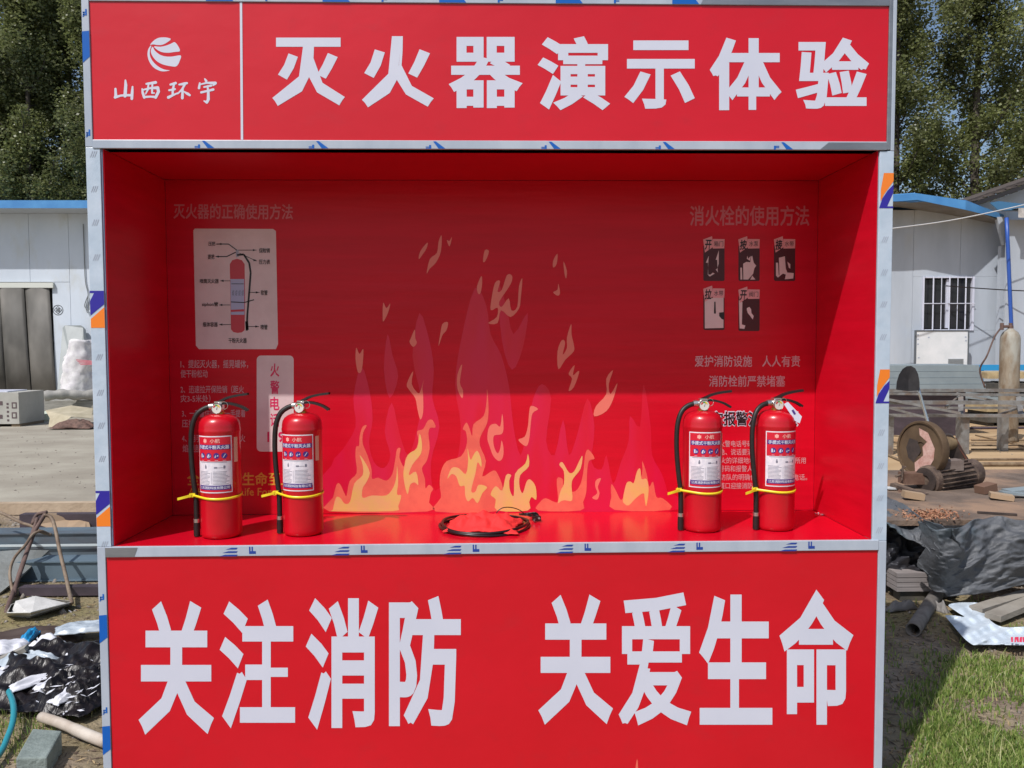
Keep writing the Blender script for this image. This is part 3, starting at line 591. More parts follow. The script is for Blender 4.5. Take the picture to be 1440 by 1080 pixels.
    lt('小航', .008, z0+.915*H, .032, .014, .02, 1)
    c = (-.026, z0+.915*H); V = [curv(c[0]+(.008 if k % 2 else .0055)*math.cos(2*math.pi*k/12), c[1]+(.008 if k % 2 else .0055)*math.sin(2*math.pi*k/12), .0011) for k in range(12)]; L.add(V, [tuple(range(12))], 1)
    build(L, 'lettering', [M_white, mat('label pink', rgb(240, 170, 160), .4)], lab)
    L = MB()
    for k in range(12):
        v = z0+.37*H-k*.0044; rnd = random.Random(k)
        patch(L, -.054, -.008-.012*rnd.random(), v, v+.0013, .0008); patch(L, .0, .054-.014*rnd.random(), v, v+.0013, .0008)
    patch(L, -.0045, -.0038, z0+.16*H, z0+.37*H, .0008); patch(L, -.05, .045, z0+.535*H, z0+.543*H, .0008)
    for u0, u1, v0, v1 in ((-.028, -.022, .43, .475), (-.0265, -.0235, .475, .50), (.004, .014, .435, .46), (.014, .032, .442, .448), (.033, .039, .43, .48)): patch(L, u0, u1, z0+v0*H, z0+v1*H, .0009)
    build(L, 'fine_print', M_lgrey, lab, kind='stuff')
    # strip sticker round the right-hand back of the cylinder
    L = MB(); patch(L, .071, .088, .245, .325, .0005); build(L, 'side_sticker', mat('side sticker', rgb(214, 178, 150), .4), root)
    # yellow tie round cylinder and hose
    rib = MB(); circ = []
    pts = [(BR*math.cos(a)*1.025, BR*math.sin(a)*1.025) for a in [2*math.pi*i/40 for i in range(40)]]+[(-.077+.0115*math.cos(2*math.pi*i/12), -.018+.0115*math.sin(2*math.pi*i/12)) for i in range(12)]
    hpts = hull(pts); n = len(hpts); V = []
    for x, y in hpts:
        z = .137-.010*max(0, -y/BR)*.6-.004*(x/BR)*.5; V += [(x, y, z-.0038), (x, y, z+.0038)]
    rib.add(V, [(2*i, 2*((i+1) % n), 2*((i+1) % n)+1, 2*i+1) for i in range(n)])
    o = build(rib, 'cable_tie', M_tie, root, smooth='all'); s = o.modifiers.new('s', 'SOLIDIFY'); s.thickness = .0018; s.offset = 1
    build(MB().obox((-.086, -.028, .137), (.009, .003, .001), (-.001, .004, 0), (0, 0, .006)), 'tie_head', M_tie, o)
    tail = catmull([(-.088, -.033, .137), (-.108, -.042, .1325), (-.128, -.046, .128)], 4); tb = MB(); V = []
    for p in tail: V += [p-Vector((0, 0, .004)), p+Vector((0, 0, .004))]
    tb.add(V, [(2*i, 2*i+2, 2*i+3, 2*i+1) for i in range(len(tail)-1)]); o2 = build(tb, 'tie_tail', M_tie, o); s = o2.modifiers.new('s', 'SOLIDIFY'); s.thickness = .0018
    return root
e0 = make_extinguisher()
ext_spots = [((312.5, 757), -2, 'red dry-powder fire extinguisher, leftmost of the four on the booth shelf'),
             ((427.5, 753.5), -9, 'red extinguisher in front of the tall phone number card, second from the left'),
             ((986.5, 748), -1, 'red dry-powder fire extinguisher without a paper tag, left one of the right-hand pair'),
             ((1088.5, 746), 7, 'red extinguisher with a white paper tag hanging from its valve, nearest the right wall')]
for i, ((px, py), rz, lb) in enumerate(ext_spots):
    o = e0 if i == 0 else copy_tree(e0)
    o.scale = (.94, .94, .975); g = G(px, py+3, Z0); o.location = (g.x*(1+BR/(g.y-CAM.y)), g.y+BR*.98, Z0+.0005); o.rotation_euler.z = R(rz); o['label'] = lb
    if i == 3:
        tg = MB(); P = [(.012, -.034, .419), (.026, -.036, .426), (.072, -.046, .378), (.062, -.050, .356), (.046, -.048, .364)]
        tg.add(P, [(0, 1, 2, 3, 4)]); t = build(tg, 'paper_tag', M_white, None, origin=(0, 0, 0)); t.parent = o; s = t.modifiers.new('s', 'SOLIDIFY'); s.thickness = .0006
        t2 = build(MB().add([(.036, -.0430, .398), (.042, -.0440, .402), (.050, -.0465, .388), (.044, -.0455, .384)], [(0, 1, 2, 3)]), 'tag_print', M_lpur, None, origin=(0, 0, 0)); t2.parent = t

# ------------------------------------------------------------------ black coil, red cloth, cable on the shelf
c = G(681, 741, Z0); cr = .148
M_coil = mat('black coil', rgb(26, 20, 22), .35)
mb = MB()
for k in range(2):
    pts = [(c.x+(cr-.006*k+.004*math.sin(3*a+k))*math.cos(a), c.y+(cr-.006*k+.004*math.sin(2*a+k))*math.sin(a), Z0+.006+.007*(k % 2)+.003*math.sin(2*a+k*2)) for a in [2*math.pi*i/48 for i in range(49)]]
    mb.tube(pts, .0046, 8)
build(mb, 'coiled_hose', M_coil, smooth='all', label='thin black hose coiled in a flat ring in the middle of the red shelf', cat='hose')
def crumple(seed, nx, ny, sx, sy, amp, freqs=(4, 9, 17), falloff=.25, base=0):
    rr = random.Random(seed); folds = []
    for f in freqs:
        for _ in range(3): a = rr.random()*math.pi*2; folds.append((math.cos(a)*f, math.sin(a)*f, rr.random(), amp/f*freqs[0]*.5))
    out = []; off = rr.random()*50
    for j in range(ny+1):
        for i in range(nx+1):
            u, v = i/nx-.5, j/ny-.5; z = 0
            wu = u+.06*noise.noise((u*5+off, v*5, 0)); wv = v+.06*noise.noise((u*5, v*5+off, 4))
            for ax, ay, ph, am in folds: q = (ax*wu+ay*wv+ph) % 1; z += am*(1-abs(q*2-1))
            e = min(1, (0.5-abs(u))/falloff, (0.5-abs(v))/falloff); edge = .11*noise.noise((u*3+off, v*3, 7))+.05*noise.noise((u*11, v*11+off, 2))
            k = 1+edge*2*max(abs(u), abs(v)); out.append((u*sx*k, v*sy*k, base+z*(.15+.85*max(0, e)))) 
    F = [(j*(nx+1)+i, j*(nx+1)+i+1, (j+1)*(nx+1)+i+1, (j+1)*(nx+1)+i) for j in range(ny) for i in range(nx)]
    return out, F
def sheet(name, m, cx, cy, sx, sy, amp, seed, rot=0, base=.005, dome=0, nx=36, ny=36, parent=None, thick=.001, tilt=0, falloff=.25, freqs=(3, 7, 13), smooth='all', **kw):
    V, F = crumple(seed, nx, ny, sx, sy, amp, freqs, falloff, base); ca, sa = math.cos(R(rot)), math.sin(R(rot)); W = []
    for x, y, z in V:
        d = max(0, 1-(2*x/sx)**2-(2*y/sy)**2); z += dome*d**.7+tilt*(y/sy+.5)
        W.append((cx+x*ca-y*sa, cy+x*sa+y*ca, z))
    o = build(MB().add(W, F), name, m, parent, smooth=smooth, **kw)
    if thick: s = o.modifiers.new('s', 'SOLIDIFY'); s.thickness = thick
    return o
M_cloth = mat('red cloth', rgb(226, 44, 44), .8, bump=.15, bscale=120)
o = sheet('red_cloth', M_cloth, c.x-.0, c.y-.01,   .235, .20, .020, 5, rot=-8, base=Z0+.004, dome=.005, nx=44, ny=40, freqs=(3, 6, 11), falloff=.2, thick=.0015,
          label='crumpled red cloth lying across the coiled black hose on the shelf', cat='cloth')
a0 = G(697, 738, Z0)
def S(px, py, h): p = G(px, py, Z0+h); return p
cb = catmull([S(697, 735, .012), A(698, 722, a0.y+.02), A(706, 714.5, a0.y+.03), A(718, 713.5, a0.y+.04), A(730, 717, a0.y+.05), S(740, 724, .012), S(748, 727, .008)], 6)
ro = empty('power_cable', S(745, 727, .0), 'thin black cable with small plug, arching up behind the red cloth', 'cable')
build(MB().tube(cb, .0016, 8), 'wire', M_coil, ro, smooth='all')
q = S(745, 727, .012); mb = MB()
for k in range(5):
    a = k*.5-1; mb.tube(catmull([q+Vector((-.035, .02+.004*k, .004)), q+Vector((-.01, .012*math.sin(a), .008+.004*(k % 2))), q+Vector((.02, -.008+.008*math.cos(a), .004+.003*k)), q+Vector((.035, -.02+.006*k, -.003))], 4), .0022, 6)
build(mb, 'wire_bundle', M_coil, ro, smooth='all')
build(MB().obox(q+Vector((.022, -.022, .0)), (.012, .004, 0), (-.003, .008, 0), (0, 0, .008)), 'plug', M_blk, ro)
build(MB().lathe([(0, 0), (.0035, 0), (.0035, .012), (0, .012)], 10, c=q+Vector((.016, -.031, -.002)), ax=(-.3, -1, 0)).lathe([(0, 0), (.0035, 0), (.0035, .012), (0, .012)], 10, c=q+Vector((.028, -.026, .002)), ax=(.2, -1, .1)), 'plug_pin', M_steel, ro)
rs = random.Random(4); mb = MB(); g = G(1149, 722, Z0)
for k in range(16): x, y = g.x+rs.uniform(-.012, .02), g.y-rs.uniform(0.0, .04); r = rs.uniform(.001, .003); mb.lathe([(0, 0), (r, r*.4), (r*.7, r*1.2), (0, r*1.4)], 5, c=(x, y, Z0+.0003))
build(mb, 'white_crumbs', M_white, kind='stuff')

# ------------------------------------------------------------------ sheds
M_wall = mat('white sandwich panel', rgb(206, 214, 224), .45, col2=rgb(194, 203, 214), scale=.8, stretch=(1, 1, .5), col3=rgb(192, 196, 196), scale3=1.7, contrast3=(.52, .75))
M_wall2 = mat('off-white steel panel', rgb(182, 190, 200), .5, col2=rgb(168, 176, 186), scale=1.0, stretch=(1.5, 1, .4), col3=rgb(178, 178, 174), scale3=1.2, contrast3=(.55, .8))
M_fasc = mat('blue fascia', rgb(84, 146, 200), .4, col2=rgb(70, 130, 188), scale=2)
M_soff = mat('soffit', rgb(176, 180, 184), .5)
M_roof = mat('blue roof sheet', rgb(70, 120, 170), .5)
M_dark = mat('dark interior', rgb(52, 50, 48), .9)
def panel(x0, x1, Y, z0, z1, m, root, name='wall_panel'):
    o = build(MB().box(x0+.003, x1-.003, Y, Y+.08, z0, z1), name, m, root); b = o.modifiers.new('b', 'BEVEL'); b.width = .004; b.segments = 1
LY = 19.4
shL = empty('left_shed', (-9, LY, 0), 'long white panel shed with blue roof edge and a grey strip-curtain doorway, on the left', 'shed')
eL = A(60, 295, LY-.5).z; dTop = A(30, 405, LY).z; dR = A(72, 450, LY).x; dL = dR-5*.66
x = 1.2
while x > -24:
    x0 = max(x-1.05, -24)
    if x0 >= dR+.02 or x <= dL-.02: panel(x0, x, LY, .03, eL-.02, M_wall, shL)
    else:
        panel(x0, x, LY, dTop+.16, eL-.02, M_wall, shL)
        if x > dR+.05: panel(dR+.05, x, LY, .03, dTop+.15, M_wall, shL)
        if x0 < dL-.05: panel(x0, dL-.05, LY, .03, dTop+.15, M_wall, shL)
    x = x0
build(MB().box(-24, 1.2, LY+.085, LY+.1, .03, eL-.05), 'dark_interior_sheet', M_dark, shL)  # dark sheet puts the unlit shed interior into colour
build(MB().box(1.12, 1.2, LY+.11, LY+8, .03, eL), 'end_wall', M_wall, shL)
build(MB().box(dL-.1, dR+.12, LY-.09, LY-.003, dTop, dTop+.14), 'door_track', mat('cream track cover', rgb(206, 208, 200), .5), shL)
M_pvc = mat('grey plastic strip', rgb(118, 115, 110), .55, col2=rgb(138, 134, 128), scale=1.1, stretch=(1, 1, .5), col3=rgb(86, 84, 80), scale3=.6, contrast3=(.42, .66), spec=.25)
for k in range(5):
    mb = MB(); x1 = dR-k*.66; n = 8; V = []; lean = .10
    for i in range(n+1):
        t = i/n; bow = -.05*math.sin(math.pi*t)
        for z, sh in ((dTop-.01, 0), (1.4, lean*.5), (.05, lean)): V.append((x1-.64+.64*t+sh*(1 if k < 3 else .4), LY-.04+bow-.02*(k % 2), z))
    mb.add(V, [(3*i+j, 3*i+3+j, 3*i+4+j, 3*i+1+j) for i in range(n) for j in range(2)])
    o = build(mb, 'curtain_strip', M_pvc, shL, smooth='all'); s = o.modifiers.new('s', 'SOLIDIFY'); s.thickness = .006
OV = .85
build(MB().box(-24.2, 1.4, LY-OV-.02, LY-OV, eL-.02, eL+.18), 'fascia', M_fasc, shL)
build(MB().box(-24.2, 1.4, LY-OV+.001, LY-.001, eL-.02, eL+.0), 'soffit', M_soff, shL)
mb = MB().add([(-24.2, LY-OV+.001, eL+.16), (1.4, LY-OV+.001, eL+.16), (1.4, LY+4, eL+.75), (-24.2, LY+4, eL+.75), (-24.2, LY+8, eL+.1), (1.4, LY+8, eL+.1)], [(0, 1, 2, 3), (3, 2, 5, 4)])
o = build(mb, 'roof', M_roof, shL); s = o.modifiers.new('s', 'SOLIDIFY'); s.thickness = .05
e = A(81.5, 436, LY-.004); mb = MB(); r = .11
for q_ in ([(-r, 0), (0, r), (r, 0), (0, -r)],): mb.add([(e.x+a, LY-.005, e.z+b) for a, b in q_], [(0, 1, 2, 3)], 0)
mb.add([(e.x+a*.78, LY-.006, e.z+b*.78) for a, b in [(-r, 0), (0, r), (r, 0), (0, -r)]], [(0, 1, 2, 3)], 1); v, f = text2d('福', .02)
mb.add([(e.x+(a-.5)*.11, LY-.008, e.z+(b-.5)*.11) for a, b in v], f, 0)
mb.lathe([(.125, 0), (.14, 0), (.14, .003), (.125, .003)], 20, 0, c=(e.x, LY-.002, e.z), ax=(0, -1, 0))
build(mb, 'wall_emblem', [mat('dark emblem', rgb(60, 64, 66), .5), M_wall], shL)
pts = catmull([A(117, 315, LY-.03), A(118.5, 360, LY-.03), A(120, 395, LY-.03), A(124, 415, LY-.04), A(121, 432, LY-.04), A(123, 440, LY-.05)], 5)
build(MB().tube(pts, .012, 6).tube(catmull([A(124, 415, LY-.04), A(119, 430, LY-.05), A(125, 436, LY-.06), A(124, 425, LY-.05)], 5), .012, 6), 'wall_cable', mat('grey cable', rgb(120, 124, 126), .6), shL)

RY = 15.9
shR = empty('right_shed', (11, RY, 0), 'white panel shed with barred window and bent blue roof trim, on the right', 'shed')
eR = A(1300, 290, RY-.5).z; xe = A(1412, 400, RY).x
wx0, wx1 = A(1299, 400, RY).x, A(1368, 400, RY).x; wz0, wz1 = A(1330, 463, RY).z, A(1330, 391, RY).z
x = 4.2; 
while x < xe-.1:
    x1 = min(x+1.1, xe)
    a_, b_ = max(x, wx0), min(x1, wx1)
    if b_-a_ > .02:
        panel(x, x1, RY, wz1+.03, eR, M_wall2, shR); panel(x, x1, RY, .03, wz0-.03, M_wall2, shR)
        if x < wx0-.03: panel(x, wx0-.03, RY, wz0-.028, wz1+.028, M_wall2, shR)
        if x1 > wx1+.03: panel(wx1+.03, x1, RY, wz0-.028, wz1+.028, M_wall2, shR)
    else: panel(x, x1, RY, .03, eR, M_wall2, shR)
    x = x1
build(MB().box(4.2, xe, RY+.4, RY+.42, .03, eR), 'dark_interior_sheet', M_dark, shR)  # dark sheet behind the window in place of the unlit interior
build(MB().box(4.2, 4.28, RY+.085, RY+7, .03, eR), 'end_wall', M_wall2, shR); build(MB().box(xe-.08, xe, RY+.085, RY+7, .03, eR-.3), 'end_wall', M_wall2, shR)
win = build(MB().box(wx0-.03, wx0+.005, RY-.03, RY+.1, wz0-.03, wz1+.03).box(wx1-.02, wx1+.03, RY-.03, RY+.1, wz0-.03, wz1+.03).box(wx0+.03, wx1-.03, RY-.03, RY+.1, wz1+.0, wz1+.03).box(wx0+.03, wx1-.03, RY-.03, RY+.1, wz0-.03, wz0+.0), 'window', M_white, shR)
M_glass = mat('dark window glass', rgb(30, 34, 36), .12, spec=.5, col2=rgb(50, 48, 54), scale=1.5)
W_ = wx1-wx0
for k in range(2): build(MB().box(wx0+.035+k*W_/2, wx0+W_/2-.03+k*W_/2, RY+.06-.02*k, RY+.065-.02*k, wz0+.03, wz1-.03), 'pane', M_glass, win)
build(MB().box(wx0+W_*.5-.028, wx0+W_*.5+.04, RY+.02, RY+.08, wz0+.03, wz1-.03), 'sash', M_white, win)
build(MB().box(wx0+W_*.40, wx0+W_*.66, RY+.10, RY+.11, wz0+.03, wz1-.1), 'curtain', mat('mauve curtain', rgb(150, 130, 150), .8, col2=rgb(110, 90, 112), scale=9, stretch=(1, 1, .1)), win)
for k in range(5): xx = wx0+W_*(.17+.165*k); build(MB().tube([(xx, RY-.06, wz0-.03), (xx, RY-.06, wz1+.03)], .009 if k % 2 else .016, 8), 'bar', M_white, win)
build(MB().tube([(wx0-.02, RY-.075, (wz0+wz1)/2), (wx1+.02, RY-.075, (wz0+wz1)/2)], .010, 8), 'bar', M_white, win)
# bent blue trim along the eave
tp = [(3.9, eR+.10, RY-OV), (A(1262, 272, RY-OV).x, A(1262, 274, RY-OV).z, RY-OV), (A(1290, 270, RY-OV).x, A(1290, 272, RY-OV).z, RY-OV), (A(1358, 283, RY-OV).x, A(1358, 282, RY-OV).z, RY-OV), (A(1412, 304, RY-.35).x, A(1412, 302, RY-.35).z, RY-.35)]
mb = MB(); V = []
for i, (x_, z_, y_) in enumerate(tp):
    h = .14 if i < 3 else (.2 if i == 3 else .1); V += [(x_, y_, z_-h), (x_, y_, z_), (x_, y_+.14, z_+.04)]
mb.add(V, [(3*i+j, 3*i+3+j, 3*i+4+j, 3*i+1+j) for i in range(len(tp)-1) for j in range(2)]); o = build(mb, 'fascia', M_fasc, shR); s = o.modifiers.new('s', 'SOLIDIFY'); s.thickness = .012
mb = MB(); V = []
for i, (x_, z_, y_) in enumerate(tp): V += [(x_, y_+.02, z_-.14), (x_, RY-.005, z_-.13)]
mb.add(V, [(2*i, 2*i+2, 2*i+3, 2*i+1) for i in range(len(tp)-1)]); o = build(mb, 'soffit', mat('weathered soffit', rgb(132, 132, 130), .7, col2=rgb(110, 106, 100), scale=2), shR); s = o.modifiers.new('s', 'SOLIDIFY'); s.thickness = .02
o = build(MB().add([(3.9, RY-OV+.02, eR+.06), (tp[3][0], RY-OV+.02, tp[3][1]-.03), (tp[4][0], RY-.3, tp[4][1]-.05), (tp[4][0], RY+4, eR+.3), (3.9, RY+4, eR+.5), (3.9, RY+7, eR), (tp[4][0], RY+7, eR-.1)], [(0, 1, 2, 3, 4), (4, 3, 6, 5)]), 'roof', M_roof, shR)
s = o.modifiers.new('s', 'SOLIDIFY'); s.thickness = .05; s.offset = 1
mb = MB(); y_ = RY-.34; mb.add([(A(1398, 306, y_).x, y_, A(1398, 306, y_).z), (A(1415, 306, y_).x, y_, A(1415, 306, y_).z), (A(1415, 345, y_).x, y_, A(1415, 345, y_).z), (A(1408, 345, y_).x, y_, A(1408, 345, y_).z)], [(0, 1, 2, 3)])
o = build(mb, 'corner_bracket', M_wall2, shR); s = o.modifiers.new('s', 'SOLIDIFY'); s.thickness = .1
build(MB().box(A(1408, 350, y_).x, A(1414.5, 350, y_).x, y_, y_+.12, .03, A(1410, 345, y_).z-.01), 'corner_post', M_wall2, shR)
dp = build(MB().tube([A(1415.5, 306, 15.05), A(1417, 340, 15.05), A(1422, 456, 15.05), A(1424, 570, 15.05)], .04, 10), 'downpipe', mat('blue pipe', rgb(46, 84, 164), .4), shR, smooth='all')

B2Y = 15.3
b2 = empty('gable_building', (15, B2Y, 0), 'low building with dark tiled gable roof and ragged white eave behind the blue downpipe', 'building')
x0 = A(1415, 400, B2Y).x; zE = A(1430, 309, B2Y).z
for k in range(6): panel(x0+k*1.2, x0+(k+1)*1.2, B2Y, .03, zE, M_wall2, b2)
mb = MB(); V = []; n = 60; rr = random.Random(3)
for i in range(n+1):
    xx = x0-.1+7.4*i/n; V += [(xx, B2Y-.5, zE-.02-.04*rr.random()), (xx, B2Y-.5, zE+.16+.03*rr.random()), (xx, B2Y+.2, zE+.22)]
mb.add(V, [(3*i+j, 3*i+3+j, 3*i+4+j, 3*i+1+j) for i in range(n) for j in range(2)]); build(mb, 'eave_sheet', mat('flaking eave', rgb(206, 202, 198), .8, col2=rgb(160, 156, 152), scale=6), b2)
gx0, gx1 = A(1362, 284, B2Y+.4), A(1440, 257, B2Y+.4); sl_ = (gx1.z-gx0.z)/(gx1.x-gx0.x); xr = gx0.x+6.5
mb = MB(); mb.add([(gx0.x+.2, B2Y+.8, zE+.0), (gx0.x+.2, B2Y+.8, gx0.z-.1), (xr, B2Y+.8, gx0.z+sl_*6.5-.15), (xr+6, B2Y+.8, gx0.z-.2), (xr+6, B2Y+.8, zE)], [(0, 4, 3, 2, 1)]); build(mb, 'gable_wall', M_wall, b2)
M_tile = mat('brown roof tile', rgb(92, 82, 76), .8, col2=rgb(64, 58, 56), scale=5)
nt_ = 26; L_ = 6.5/nt_; tile = None
for i in range(nt_):
    a = Vector((gx0.x+i*L_, B2Y+.3, gx0.z+sl_*i*L_)); mb = MB().obox(a+Vector((L_/2, .5, .04)), Vector((L_*.58, 0, sl_*L_*.58-.015)), (0, .55, 0), (0, 0, .022))
    build(mb, 'roof_tile', M_tile, b2)
build(MB().add([(gx0.x, B2Y+.85, gx0.z-.02), (xr, B2Y+.85, gx0.z+sl_*6.5), (xr, B2Y+7, gx0.z+sl_*6.5), (gx0.x, B2Y+7, gx0.z-.02), (xr+6, B2Y+.3, gx0.z), (xr+6, B2Y+7, gx0.z)], [(0, 1, 2, 3), (1, 4, 5, 2)]), 'roof', M_tile, b2)
build(MB().obox((gx0.x+3.25, B2Y+.27, gx0.z+sl_*3.25-.09), (3.25, 0, sl_*3.25), (0, .015, 0), (0, 0, .05)), 'barge_board', mat('dark barge', rgb(40, 38, 40), .7), b2)
M_bsheet = mat('blue scrap sheet', rgb(60, 100, 130), .4)
mb = MB().add([A(1392, 286, B2Y-.2), A(1404, 284, B2Y-.1), A(1424, 291, B2Y+.1), A(1440, 288, B2Y), A(1440, 296, B2Y-.3), A(1404, 297, B2Y-.3)], [(0, 1, 2, 3, 4, 5)]); o = build(mb, 'loose_sheet', M_bsheet, b2); s = o.modifiers.new('s', 'SOLIDIFY'); s.thickness = .02
# overhead wires
def wire(name, pts, r, m, lb): build(MB().tube(catmull(pts, 6), r, 6), name, m, label=lb, cat='wire')
wire('overhead_wire', [A(1180, 330, 14.2), A(1256, 321, 14.2), A(1330, 311, 14.3), A(1400, 297, 14.4), A(1500, 274, 14.5)], .011, mat('white wire', rgb(200, 200, 200), .5), 'thin pale wire slanting across the right shed under its blue trim')
wire('black_wire', [A(1330, 402, 15.6), A(1385, 406, 15.3), A(1440, 409, 15.0), A(1560, 412, 14.6)], .012, M_coil, 'thin black wire running right from the barred window')

# ------------------------------------------------------------------ trees
M_leaf = bpy.data.materials.new('leaf'); M_leaf.use_nodes = True; n = M_leaf.node_tree; p = n.nodes['Principled BSDF']; p.inputs['Roughness'].default_value = .38
g = n.nodes.new('ShaderNodeNewGeometry'); t = n.nodes.new('ShaderNodeTexNoise'); t.inputs['Scale'].default_value = .55; t.inputs['Detail'].default_value = 8; n.links.new(g.outputs['Position'], t.inputs[0])
cr_ = n.nodes.new('ShaderNodeValToRGB'); n.links.new(t.outputs[0], cr_.inputs[0]); e = cr_.color_ramp.elements
e[0].position = .3; e[0].color = (.085, .105, .032, 1); e[1].position = .72; e[1].color = (.25, .29, .09, 1); k = cr_.color_ramp.elements.new(.5); k.color = (.165, .195, .06, 1)
mx = n.nodes.new('ShaderNodeMix'); mx.data_type = 'RGBA'; ri = n.nodes.new('ShaderNodeMath'); ri.operation = 'MULTIPLY'; ri.inputs[1].default_value = .6; n.links.new(g.outputs['Random Per Island'], ri.inputs[0]); n.links.new(ri.outputs[0], mx.inputs[0])
n.links.new(cr_.outputs[0], mx.inputs[6]); mx.inputs[7].default_value = (.26, .26, .14, 1); n.links.new(mx.outputs[2], p.inputs['Base Color'])
tr_ = n.nodes.new('ShaderNodeBsdfTranslucent'); n.links.new(mx.outputs[2], tr_.inputs[0]); ms = n.nodes.new('ShaderNodeMixShader'); ms.inputs[0].default_value = .46
n.links.new(p.outputs[0], ms.inputs[1]); n.links.new(tr_.outputs[0], ms.inputs[2]); n.links.new(ms.outputs[0], n.nodes['Material Output'].inputs[0])
M_bark = mat('poplar bark', rgb(96, 88, 78), .9, col2=rgb(58, 52, 46), scale=6, stretch=(1, 1, .3), bump=.5, bscale=20)
def leaves(C, size, rg):
    n = len(C); d = rg.normal(size=(n, 3)); d /= np.linalg.norm(d, axis=1)[:, None]; d[:, 2] *= .6
    e_ = np.cross(d, rg.normal(size=(n, 3))); e_ /= np.linalg.norm(e_, axis=1)[:, None]; s_ = (size*rg.uniform(.6, 1.3, n))[:, None]
    V = np.stack([C-d*s_*.6, C+e_*s_*.42, C+d*s_*.6, C-e_*s_*.42], 1).reshape(-1, 3); F_ = np.arange(4*n).reshape(-1, 4); return V, F_
def tree_proto(seed, H, rad, nleaf, low, size=.15, name='poplar_tree'):
    rg = np.random.default_rng(seed); rr = random.Random(seed); root = empty(name, (0, 0, 0), 'x', 'tree')
    mb = MB(); top = Vector((rr.uniform(-.5, .5), rr.uniform(-.4, .4), H*.93)); tr = catmull([(0, 0, -.1), (rr.uniform(-.12, .12), 0, H*.3), (top.x*.5, top.y*.5, H*.62), top], 5)
    k = len(tr); mb.tube(tr, [.24*(1-.92*i/(k-1))+.01 for i in range(k)], 10); build(mb, 'trunk', M_bark, root, smooth='all')
    br = MB(); C = []; nb = 46
    for i in range(nb):
        t = low+(1-low)*(i/nb)**.9; b = tr[min(k-1, int(t*(k-1)))]; base = Vector((b.x, b.y, H*.93*t)); a = rr.random()*6.28; L = rad*(1.15-.75*((t-low)/(1-low)))*rr.uniform(.7, 1.15); up = L*rr.uniform(.6, 1.5)
        e1 = base+Vector((math.cos(a)*L*.55, math.sin(a)*L*.55, up*.4)); e2 = base+Vector((math.cos(a)*L, math.sin(a)*L, up)); P_ = catmull([base, e1, e2], 4)
        br.tube(P_, [.055*(1-.85*j/(len(P_)-1))*(1.2-t) +.006 for j in range(len(P_))], 5)
        nc = 7
        for j in range(nc): q = P_[int((.25+.75*j/(nc-1))*(len(P_)-1))]; C.append((q.x+rr.gauss(0, .25), q.y+rr.gauss(0, .25), q.z+rr.gauss(0, .3), rr.uniform(.3, .62)))
    build(br, 'branch', M_bark, root)
    C = np.array(C); w_ = C[:, 3]**2; idx = rg.choice(len(C), nleaf, p=w_/w_.sum()); off = rg.normal(size=(nleaf, 3)); off /= np.linalg.norm(off, axis=1)[:, None]; off *= (rg.random(nleaf)**.45)[:, None]
    off[:, 2] *= 1.25; pos = C[idx, :3]+off*C[idx, 3:4]
    V, F_ = leaves(pos, size, rg); np_mesh('crown', V, F_, M_leaf, root); return root
protos = [tree_proto(3, 17, 1.9, 52000, .16, .105), tree_proto(5, 18.5, 2.1, 52000, .2, .11), tree_proto(9, 16, 1.8, 46000, .22, .105)]
row = []
for i in range(16): row.append((-24+i*3.3+random.uniform(-.5, .5), 28.2+random.uniform(-.6, .6)))
for i in range(14): row.append((-25+i*3.9+random.uniform(-.7, .7), 32.5+random.uniform(-.9, .9)))
def scr_x(x, y): d = Vector((x, y, 8))-CAM; return 720+FPX*d.dot(rgt)/d.dot(fwd)
row = [q for i, q in enumerate(row) if not (q[1] > 30.5 and 1290 < scr_x(*q) < 1400)]+[(A(98, 300, 30.2).x, 30.2), (A(40, 300, 31).x, 31.0)]
used = set()
for i, (x, y) in enumerate(row):
    j = i % 3; o = protos[j] if j not in used else copy_tree(protos[j]); used.add(j)
    o.location = (x, y, 0); o.rotation_euler.z = random.random()*6.28; s_ = random.uniform(.9, 1.12); o.scale = (s_, s_, s_)
    side = 'left' if x < -8 else 'right' if x > 9 else 'middle'
    if side == 'left': o['label'] = 'tall leafy poplar in the dense row rising behind the blue-edged left shed'; o['group'] = 'poplars behind the left shed'
    elif side == 'right': o['label'] = 'tall dark poplar with sky showing through, in the row behind the right shed'; o['group'] = 'poplars behind the right shed'
    else: o['label'] = 'tall poplar hidden behind the red booth between the two sheds'; o['group'] = 'poplars hidden behind the booth'

# ------------------------------------------------------------------ left yard
root = empty('carton', G(12, 601, .03), 'big pale printed carton on the concrete in front of the grey strip curtain', 'carton')
cY = G(34, 600, .03).y; cx1 = A(27, 590, cY).x; cz1 = A(20, 552, cY).z
M_cart = mat('printed pale carton', rgb(178, 176, 168), .7, col2=rgb(164, 162, 154), scale=3)
build(MB().box(cx1-1.0, cx1, cY, cY+.8, .08, cz1), 'box', M_cart, root)
build(MB().box(cx1-1.0, cx1-.85, cY+.02, cY+.78, .03, .079).box(cx1-.55, cx1-.4, cY+.02, cY+.78, .03, .079).box(cx1-.15, cx1, cY+.02, cY+.78, .03, .079), 'skid', mat('skid wood', rgb(120, 104, 84), .8), root)
build(MB().box(cx1-.9, cx1-.25, cY+.1, cY+.7, cz1+.002, cz1+.02), 'top_sheet', M_white, root)
Q = MB(); yy = cY-.003
def mark(px, py, w_, h_): a = A(px, py, yy); Q.box(a.x-w_/2, a.x+w_/2, yy-.001, yy, a.z-h_/2, a.z+h_/2)
for px, py in ((20, 570), (20, 584)): mark(px, py, .09, .11)
for px, py in ((10.5, 568), (10.5, 573), (11, 579), (11, 585), (11.5, 591)): mark(px, py, .035, .035)
for px, py in ((1.5, 567), (1.5, 586)): mark(px, py, .05, .07)
